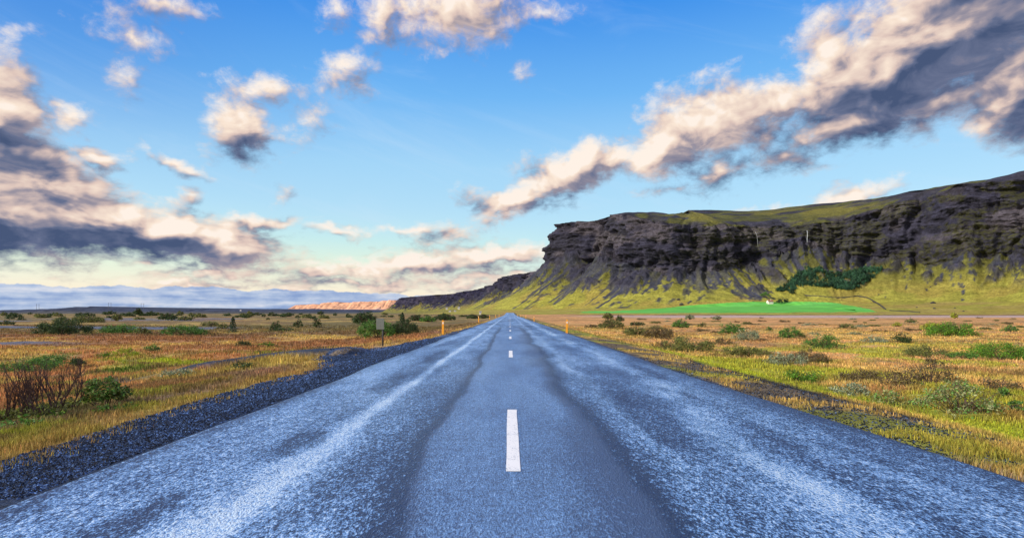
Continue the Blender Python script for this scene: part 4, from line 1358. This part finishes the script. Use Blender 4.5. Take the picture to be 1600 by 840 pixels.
# ------------------------------------------------------------------ marker stakes along the road
M_stake = mat_plain('orange_stake_paint', (0.86, 0.36, 0.015), 0.5, 0, 0.25, 14)
M_refl = mat_plain('white_reflector', (0.8, 0.8, 0.78), 0.3, 0, 0.1, 20)
def make_stake(label, group):
    root = tag(empty('marker_stake', (0, 0, 0)), label, 'road marker', group)
    mb = MB()
    w, t, h = 0.072, 0.030, 0.98
    # flat stake with rounded shoulders and a top cut on a slant
    outline = [(-w, -0.25), (w, -0.25), (w * 0.96, h - 0.10), (w * 0.90, h - 0.05), (-w * 0.7, h), (-w * 0.90, h - 0.02), (-w * 0.96, h - 0.08)]
    n = len(outline)
    v = [(x, -t, z) for x, z in outline] + [(x, t, z) for x, z in outline]
    f = [tuple(range(n)), tuple(range(2 * n - 1, n - 1, -1))] + [(i + n, (i + 1) % n + n, (i + 1) % n, i) for i in range(n)]
    mb.add(v, f)
    bevel(mb.build('body', M_stake, root), 0.012, 2)
    rf = MB(); rf.box((0, -t - 0.003, h - 0.2), (0.075, 0.008, 0.13))
    bevel(rf.build('reflector', M_refl, root), 0.003, 1)
    return root
LS = ['nearest orange marker stake on the left verge', 'second orange marker stake from the front on the left verge', 'third orange marker stake from the front on the left verge',
      'fourth orange marker stake from the front on the left verge', 'fifth, tiny orange marker stake far along the left verge']
RS = ['nearest orange marker stake on the right verge', 'second orange marker stake from the front on the right verge', 'third orange marker stake from the front on the right verge',
      'fourth orange marker stake from the front on the right verge', 'fifth, tiny orange marker stake far along the right verge']
st0 = None
for side, labs, spots in ((-1, LS, [(692, 37), (748, 88), (765, 138), (774.5, 190), (780, 240)]), (1, RS, [(885.5, 38), (834.5, 96), (821.5, 142), (813.5, 190), (808.5, 250)])):
    for i, (px, D) in enumerate(spots):
        o = make_stake(labs[i], 'orange marker stakes along the road') if st0 is None else copy_tree(st0)
        if st0 is None:
            st0 = o
        o['label'] = labs[i]
        x = (px - VX) / F_PX * D
        o.location = (x, D, max(float(zg(np.array([x]), np.array([D]))[0]), float(road_z(D)) - 0.12))
        o.rotation_euler = (math.radians(r.uniform(-1.5, 1.5)), math.radians(r.uniform(-2, 2)), math.radians(r.uniform(-8, 8)))

# ------------------------------------------------------------------ grey roadside sign seen from behind
def build_sign():
    D = 25.5
    x = (598 - VX) / F_PX * D
    z = float(zg(np.array([x]), np.array([D]))[0])
    root = tag(empty('roadside_sign', (x, D, z)), 'small plain grey metal sign plate on a dark post on the gravel', 'sign')
    M_pl = mat_plain('galvanised_plate', (0.20, 0.22, 0.20), 0.45, 0.3, 0.25, 9)
    M_po = mat_plain('dark_steel_post', (0.035, 0.035, 0.04), 0.6, 0.2, 0.3, 12)
    top = CAM_H + (VY - 497) / F_PX * D - z
    mb = MB(); mb.tube([(0, 0.0, -0.4), (0, 0.0, top - 0.02)], 0.036, 10)
    mb.build('post', M_po, root, True)
    mb = MB(); mb.box((-0.10, -0.055, top - 0.25), (0.34, 0.022, 0.50), 0.12)
    bevel(mb.build('plate', M_pl, root), 0.008, 2)
    for dz in (0.10, 0.40):
        mb = MB(); mb.box((-0.01, -0.02, top - dz), (0.12, 0.05, 0.03))
        mb.build('clamp', M_po, root)
build_sign()

# ------------------------------------------------------------------ farm at the foot of the mountain
M_wall = mat_plain('white_render', (0.78, 0.76, 0.72), 0.8, 0, 0.12, 0.6)
M_roof = mat_plain('rusty_roof', (0.30, 0.11, 0.07), 0.7, 0, 0.3, 0.8)
M_turfroof = mat_plain('turf_roof', (0.26, 0.16, 0.075), 0.9, 0, 0.4, 0.5)
M_glass = mat_plain('dark_window_glass', (0.03, 0.04, 0.05), 0.15, 0, 0.0, 1)
M_frame = mat_plain('window_frame', (0.6, 0.6, 0.58), 0.6, 0, 0.1, 2)

def house(x, y, z, L, W, H, rise, rz, label, wall=None, roof=None, cat='house', name='farmhouse', chim=True, nwin=3):
    root = tag(empty(name, (x, y, z), rz), label, cat)
    mb = MB()
    l, w = L / 2, W / 2
    v = [(-l, -w, -2), (l, -w, -2), (l, w, -2), (-l, w, -2), (-l, -w, H), (l, -w, H), (l, w, H), (-l, w, H), (-l, 0, H + rise), (l, 0, H + rise)]
    mb.add(v, [(3, 2, 1, 0), (0, 1, 5, 4), (2, 3, 7, 6), (1, 2, 6, 9, 5), (3, 0, 4, 8, 7), (4, 5, 9, 8), (6, 7, 8, 9)])
    mb.build('wall', wall or M_wall, root)
    rf = MB()
    e, t = 0.35, 0.14
    sl = rise / w
    for s in (-1, 1):
        a = [(-l - e, s * (w + e), H - e * sl + 0.05), (l + e, s * (w + e), H - e * sl + 0.05), (l + e, 0, H + rise + 0.05), (-l - e, 0, H + rise + 0.05)]
        b = [(p[0], p[1], p[2] + t) for p in a]
        rf.add(a + b, [(0, 1, 2, 3), (4, 7, 6, 5), (0, 4, 5, 1), (1, 5, 6, 2), (2, 6, 7, 3), (3, 7, 4, 0)])
    ro = rf.build('roof', roof or M_roof, root)
    if chim:
        cb = MB(); cb.box((l * 0.3, 0, H + rise + 0.5), (0.7, 0.7, 1.6)); cb.build('chimney', wall or M_wall, ro)
    for i in range(nwin):
        wx = -l + L * (i + 0.5) / nwin
        f = MB(); f.box((wx, -w - 0.03, H * 0.55), (1.2, 0.08, 1.3)); fo = f.build('window', M_frame, root)
        g = MB(); g.box((wx, -w - 0.08, H * 0.55), (0.95, 0.04, 1.05)); g.build('pane', M_glass, fo)
    if nwin:
        d = MB(); d.box((-l - 0.03, 0, 1.0), (0.08, 1.0, 2.1)); d.build('door', M_roof, root)
    return root
hx, hy, hz = hill_at(1205, 471.5)
house(hx, hy, hz, 9.5, 6.5, 3.6, 2.8, 0.15, 'white farmhouse with rust coloured roof at the top edge of the hay field')
hx, hy, hz = hill_at(1190, 471)
house(hx, hy + 12, hz, 17, 7, 1.6, 2.6, 0.1, 'long low brown roofed barn behind the white farmhouse', M_turfroof, M_turfroof, 'barn', 'barn', False, 0)

def crown_tree(px, py, wp, hp, label, pal='pine', group=None, sink=0.3):
    x, y, z = hill_at(px, py)
    w, h = wp / F_PX * y, hp / F_PX * y
    root = tag(empty('broadleaf_tree', (x, y, z - sink)), label, 'tree', group)
    mb = MB()
    mb.tube([(0, 0, -0.5), (0.1, 0, h * 0.35), (0, 0.1, h * 0.8)], [0.28, 0.2, 0.06], 6)
    mb.tube([(0.08, 0, h * 0.3), (w * 0.2, 0.1, h * 0.6)], [0.13, 0.04], 5)
    mb.tube([(0.08, 0, h * 0.35), (-w * 0.22, 0.0, h * 0.62)], [0.13, 0.04], 5)
    mb.build('trunk', M_bark, root)
    p = shrub_points(w, h * 0.85, 1500, int(px), 22)
    p[:, 2] += h * 0.13
    obj('crown', leaf_mesh(p, 0.9, PAL[pal], int(px) + 1), M_leaf, root)
crown_tree(1219.5, 471.5, 10, 10.5, 'dark round tree beside the white farmhouse, bigger of the pair')
crown_tree(1227.5, 470.5, 7, 9, 'dark round tree beside the white farmhouse, smaller of the pair')
crown_tree(1198, 463, 14, 13, 'bushy green tree on the slope above the barn', 'green')
crown_tree(1236, 457, 10, 8, 'dark tree at the lower left tip of the hillside wood')

# hillside wood: reads as one mass
def build_wood():
    H = HILL
    poly = [(1212, 455), (1226, 446), (1238, 434), (1254, 419), (1277, 415), (1289, 426), (1325, 426), (1349, 419), (1381, 418), (1367, 434), (1349, 446), (1328, 454), (1298, 450), (1260, 447), (1236, 456)]
    px, py = H['PX'].ravel(), H['PY'].ravel()
    ins = np.zeros(px.shape, bool)
    j = len(poly) - 1
    for i in range(len(poly)):
        (xi, yi), (xj, yj) = poly[i], poly[j]
        c = ((yi > py) != (yj > py)) & (px < (xj - xi) * (py - yi) / (yj - yi + 1e-9) + xi)
        ins ^= c
        j = i
    k = np.where(ins & (H['Y'].ravel() > 100) & (H['kind'].ravel() <= 2))[0]
    g = np.random.default_rng(5)
    k = g.choice(k, 2600)
    kk = fbm(H['X'].ravel()[k] / 22, H['Z'].ravel()[k] / 12, 3, 8)
    k = k[g.uniform(0, 1, len(k)) < sst(kk, 0.28, 0.5)]
    base = np.stack([H['X'].ravel()[k], H['Y'].ravel()[k], H['Z'].ravel()[k]], -1)
    base[:, :2] += g.normal(0, 1.2, (len(k), 2))
    m = 46
    s = g.uniform(0.6, 1.3, len(k))[:, None, None]
    u = g.normal(0, 1, (len(k), m, 3)); u /= np.linalg.norm(u, axis=-1, keepdims=True)
    u *= g.uniform(0.5, 1.0, (len(k), m, 1))
    p = base[:, None, :] + u * np.array([1.9, 1.9, 2.9]) * s + np.array([0, 0, 2.9]) * s
    me = leaf_mesh(p.reshape(-1, 3), 1.5, [(0.022, 0.066, 0.036), (0.036, 0.10, 0.045), (0.016, 0.046, 0.032)], 6, mul=np.repeat(g.uniform(0.45, 2.1, len(k)) * (0.5 + fbm(base[:, 0] / 18, base[:, 2] / 12, 3, 7)), m))
    me.name = 'hillside_wood'
    tag(obj('hillside_wood', me, M_leaf), kind='stuff')
build_wood()

# stone dyke on the slope, waterfalls, boulders
def chain(points, name, mat, w, h, step=6):
    pts = []
    for (a, b) in zip(points[:-1], points[1:]):
        for t in np.linspace(0, 1, step, endpoint=False):
            pts.append(hill_at(a[0] + (b[0] - a[0]) * t, a[1] + (b[1] - a[1]) * t))
    pts.append(hill_at(*points[-1]))
    P = np.array(pts)
    P = np.stack([gsmooth(P[:, i], 2) for i in range(3)], -1)
    v, f = [], []
    for i, p in enumerate(P):
        d = P[min(i + 1, len(P) - 1)] - P[max(i - 1, 0)]
        n = np.array([-d[1], d[0], 0]); n /= max(np.linalg.norm(n), 1e-6)
        hh = h * random.uniform(0.8, 1.2)
        for (sx, sz) in ((-w, -1.5), (-w * 0.7, hh), (w * 0.7, hh), (w, -1.5)):
            q = p + n * sx
            v.append((q[0], q[1], q[2] + sz))
    for i in range(len(P) - 1):
        for k in range(3):
            a = 4 * i + k
            f.append((a, a + 1, a + 5, a + 4))
    f.append((0, 1, 2, 3)); e = 4 * (len(P) - 1); f.append((e + 3, e + 2, e + 1, e))
    return obj(name, mesh(name, v, f, False), mat)
M_dyke = mat_plain('mossy_dark_stone', (0.055, 0.055, 0.04), 0.9, 0, 0.4, 0.4)
o = chain([(1257, 458.5), (1290, 462), (1319, 463), (1337, 460)], 'stone_dyke', M_dyke, 0.9, 1.4)
tag(o, 'dark low stone dyke running below the hillside wood', 'wall')
o = chain([(1338, 460), (1350, 462), (1361, 466), (1372, 473), (1382, 481)], 'stone_dyke', M_dyke, 0.9, 1.5)
tag(o, 'dark stone dyke curving down the slope to the hay field corner', 'wall')
o = chain([(1388, 483), (1410, 484), (1438, 486)], 'stone_dyke', M_dyke, 0.8, 1.2)
tag(o, 'short faint stone dyke at the foot of the slope right of the field', 'wall')

M_fall = mat_plain('white_water', (0.42, 0.46, 0.50), 0.5, 0, 0.3, 0.3)
def fall(points, w, label):
    mb = MB()
    yy = min(hill_at(a, b)[1] for a, b in points) - 2.0
    pts = [((a - VX) / F_PX * yy, yy - 0.6 * i, CAM_H + (VY - b) / F_PX * yy) for i, (a, b) in enumerate(points)]
    mb.tube(pts, [w * (0.7 + 0.3 * i / len(pts)) for i in range(len(pts))], 7)
    tag(mb.build('waterfall', M_fall, None, True), label, 'waterfall')
fall([(1261, 360), (1261.4, 364), (1261, 369), (1260.4, 374), (1260.6, 379)], 0.75, 'thin white waterfall dropping down the dark cliff above the wood')
fall([(1180, 362), (1182.4, 367), (1183.3, 376), (1183.5, 385)], 0.35, 'faint thread of falling water on the cliff left of the white waterfall')

M_bould = mat_plain('dark_boulder', (0.05, 0.048, 0.045), 0.9, 0, 0.4, 1.0)
def boulder(px, py, s, label, seed):
    x, y, z = hill_at(px, py)
    g = np.random.default_rng(seed)
    nu, nv = 12, 8
    v = []
    for i in range(nv):
        th = math.pi * (i + 0.01) / (nv - 0.98)
        for k in range(nu):
            ph = 2 * math.pi * k / nu
            rr = s * (0.75 + 0.4 * float(vnoise(np.array([math.cos(ph) * math.sin(th) * 1.7 + seed]), np.array([math.cos(th) * 1.7 + math.sin(ph)]), seed)[0]))
            v.append((rr * math.sin(th) * math.cos(ph) * 1.3, rr * math.sin(th) * math.sin(ph), rr * math.cos(th) * 0.8))
    f = [(i * nu + k, (i + 1) * nu + k, (i + 1) * nu + (k + 1) % nu, i * nu + (k + 1) % nu) for i in range(nv - 1) for k in range(nu)]
    o = obj('boulder', mesh('boulder', v, f, False), M_bould)
    o.location = (x, y, z + s * 0.25)
    tag(o, label, 'boulder', 'dark boulders on the green slope')
boulder(1458, 471.5, 3.2, 'largest dark boulder low on the green slope right of the field', 1)
boulder(1461, 443, 2.2, 'dark boulder high on the slope below the crags', 2)
boulder(1453, 446, 1.5, 'small dark boulder just left of the high one below the crags', 3)
boulder(1460, 480, 1.6, 'small dark boulder just under the largest one', 4)
boulder(1372, 458, 1.5, 'small dark boulder right of the curving dyke top', 5)
boulder(1430, 478, 1.3, 'small dark boulder left of the largest one', 6)
boulder(1490, 479, 1.2, 'small dark boulder on the lower slope right of the largest one', 7)
boulder(1059, 466, 3.0, 'dark boulder on the scree foot above the left end of the field', 8)
boulder(1066, 474, 3.4, 'dark grey boulder touching the field edge near its left end', 9)
boulder(1505, 484, 1.2, 'little dark boulder near the foot of the slope at right', 10)

# far farm left of the road end, hut, pylons
def far_house(px, py, D, L, H, label, rz=0.2):
    x = (px - VX) / F_PX * D
    z = CAM_H + (VY - py) / F_PX * D
    house(x, D, z, L, L * 0.7, H, H * 0.6, rz, label, M_wall, M_grey, 'house', 'farmhouse', False, 2)
M_grey = mat_plain('grey_roof', (0.35, 0.37, 0.42), 0.6, 0, 0.2, 1)
far_house(698, 482.5, 1700, 5, 2.6, 'tiny white house alone on the far slope left of the road end')
far_house(717, 482, 1700, 6, 3.2, 'tiny white house with dark trees behind it on the far slope')
far_house(703, 486.5, 1600, 5.5, 1.8, 'tiny pale shed in front of the far white houses, left one')
far_house(711, 486.5, 1600, 6, 1.8, 'tiny pale shed in front of the far white houses, right one')
far_house(750.5, 488.5, 700, 2.2, 1.1, 'tiny white hut beside the road near the second left stake')
far_house(376, 485.3, 5200, 12, 6, 'speck of a white house on the dark far left hills')
M_pole = mat_plain('grey_timber_pole', (0.10, 0.11, 0.14), 0.8, 0, 0.2, 1)
PL = ['leftmost faint power pylon on the far left horizon', 'middle faint power pylon on the far left horizon', 'rightmost faint power pylon on the far left horizon']
for lab, px, top, base in ((PL[0], 59, 474.5, 483), (PL[1], 171.5, 472.5, 483), (PL[2], 222.5, 473.5, 483)):
    D = 3400
    x, z0 = (px - VX) / F_PX * D, CAM_H + (VY - base) / F_PX * D
    h = (base - top) / F_PX * D
    root = tag(empty('power_pylon', (x, D, z0)), lab, 'pylon', 'power pylons on the far left horizon')
    for s in (-1, 1):
        mb = MB(); mb.tube([(s * 7.5, 0, -12), (s * 7.5, 0, h)], 0.75, 6); mb.build('pole', M_pole, root)
    mb = MB(); mb.box((0, 0, h - 4), (24, 0.8, 0.9)); mb.build('crossarm', M_pole, root)

# ------------------------------------------------------------------ loose stones on the shoulder and the bank: uncountable
def build_stones():
    g = np.random.default_rng(33)
    n = 46000
    y = 1 / g.uniform(1 / 32.0, 1 / 4.2, n)
    so = shoulder_l(y)
    x = so + (edge_l(y) - 0.15 - so) * g.uniform(0.02, 1, n) ** 0.9
    m = 11000
    y2 = 1 / g.uniform(1 / 18.0, 1 / 5.0, m)
    x2 = np.where(g.uniform(0, 1, m) < 0.35, bank_x(y2) + g.normal(0, 0.3, m), edge_r(y2) + g.uniform(0.05, 2.6, m))
    x = np.concatenate([x, x2]); y = np.concatenate([y, y2])
    n = len(x)
    z = np.where(x < 0, shoulder_z(x, y), zg(x, y) + 0.004)
    s = 0.006 + 0.010 * g.uniform(0, 1, n) ** 3 + 0.0006 * y
    dirs = np.array([(1, 0, 0), (0, 1, 0), (-1, 0, 0), (0, -1, 0), (0, 0, 1), (0, 0, -1)], float)
    a = g.uniform(0, 6.28, n)
    V = dirs[None] * s[:, None, None] * g.uniform(0.6, 1.3, (n, 6, 1))
    V = V + g.normal(0, 0.22, (n, 6, 3)) * s[:, None, None]
    ca, sa = np.cos(a)[:, None], np.sin(a)[:, None]
    V = np.stack([V[..., 0] * ca - V[..., 1] * sa, V[..., 0] * sa + V[..., 1] * ca, V[..., 2] * 0.7], -1)
    V += np.stack([x, y, z], -1)[:, None, :]
    T = np.array([(0, 1, 4), (1, 2, 4), (2, 3, 4), (3, 0, 4), (1, 0, 5), (2, 1, 5), (3, 2, 5), (0, 3, 5)])
    f = ((np.arange(n) * 6)[:, None, None] + T[None]).reshape(-1, 3)
    c = np.array((0.036, 0.072, 0.17)) * (0.08 + 2.8 * g.uniform(0, 1, n) ** 2.6)[:, None]
    c[-m:] *= np.array((1.0, 0.75, 0.55))
    me = mesh('loose_stones', V.reshape(-1, 3), f, False, np.repeat(c[:, None, :], 6, 1).reshape(-1, 3))
    tag(obj('loose_stones', me, M_gravel), kind='stuff')
build_stones()
build_grass()
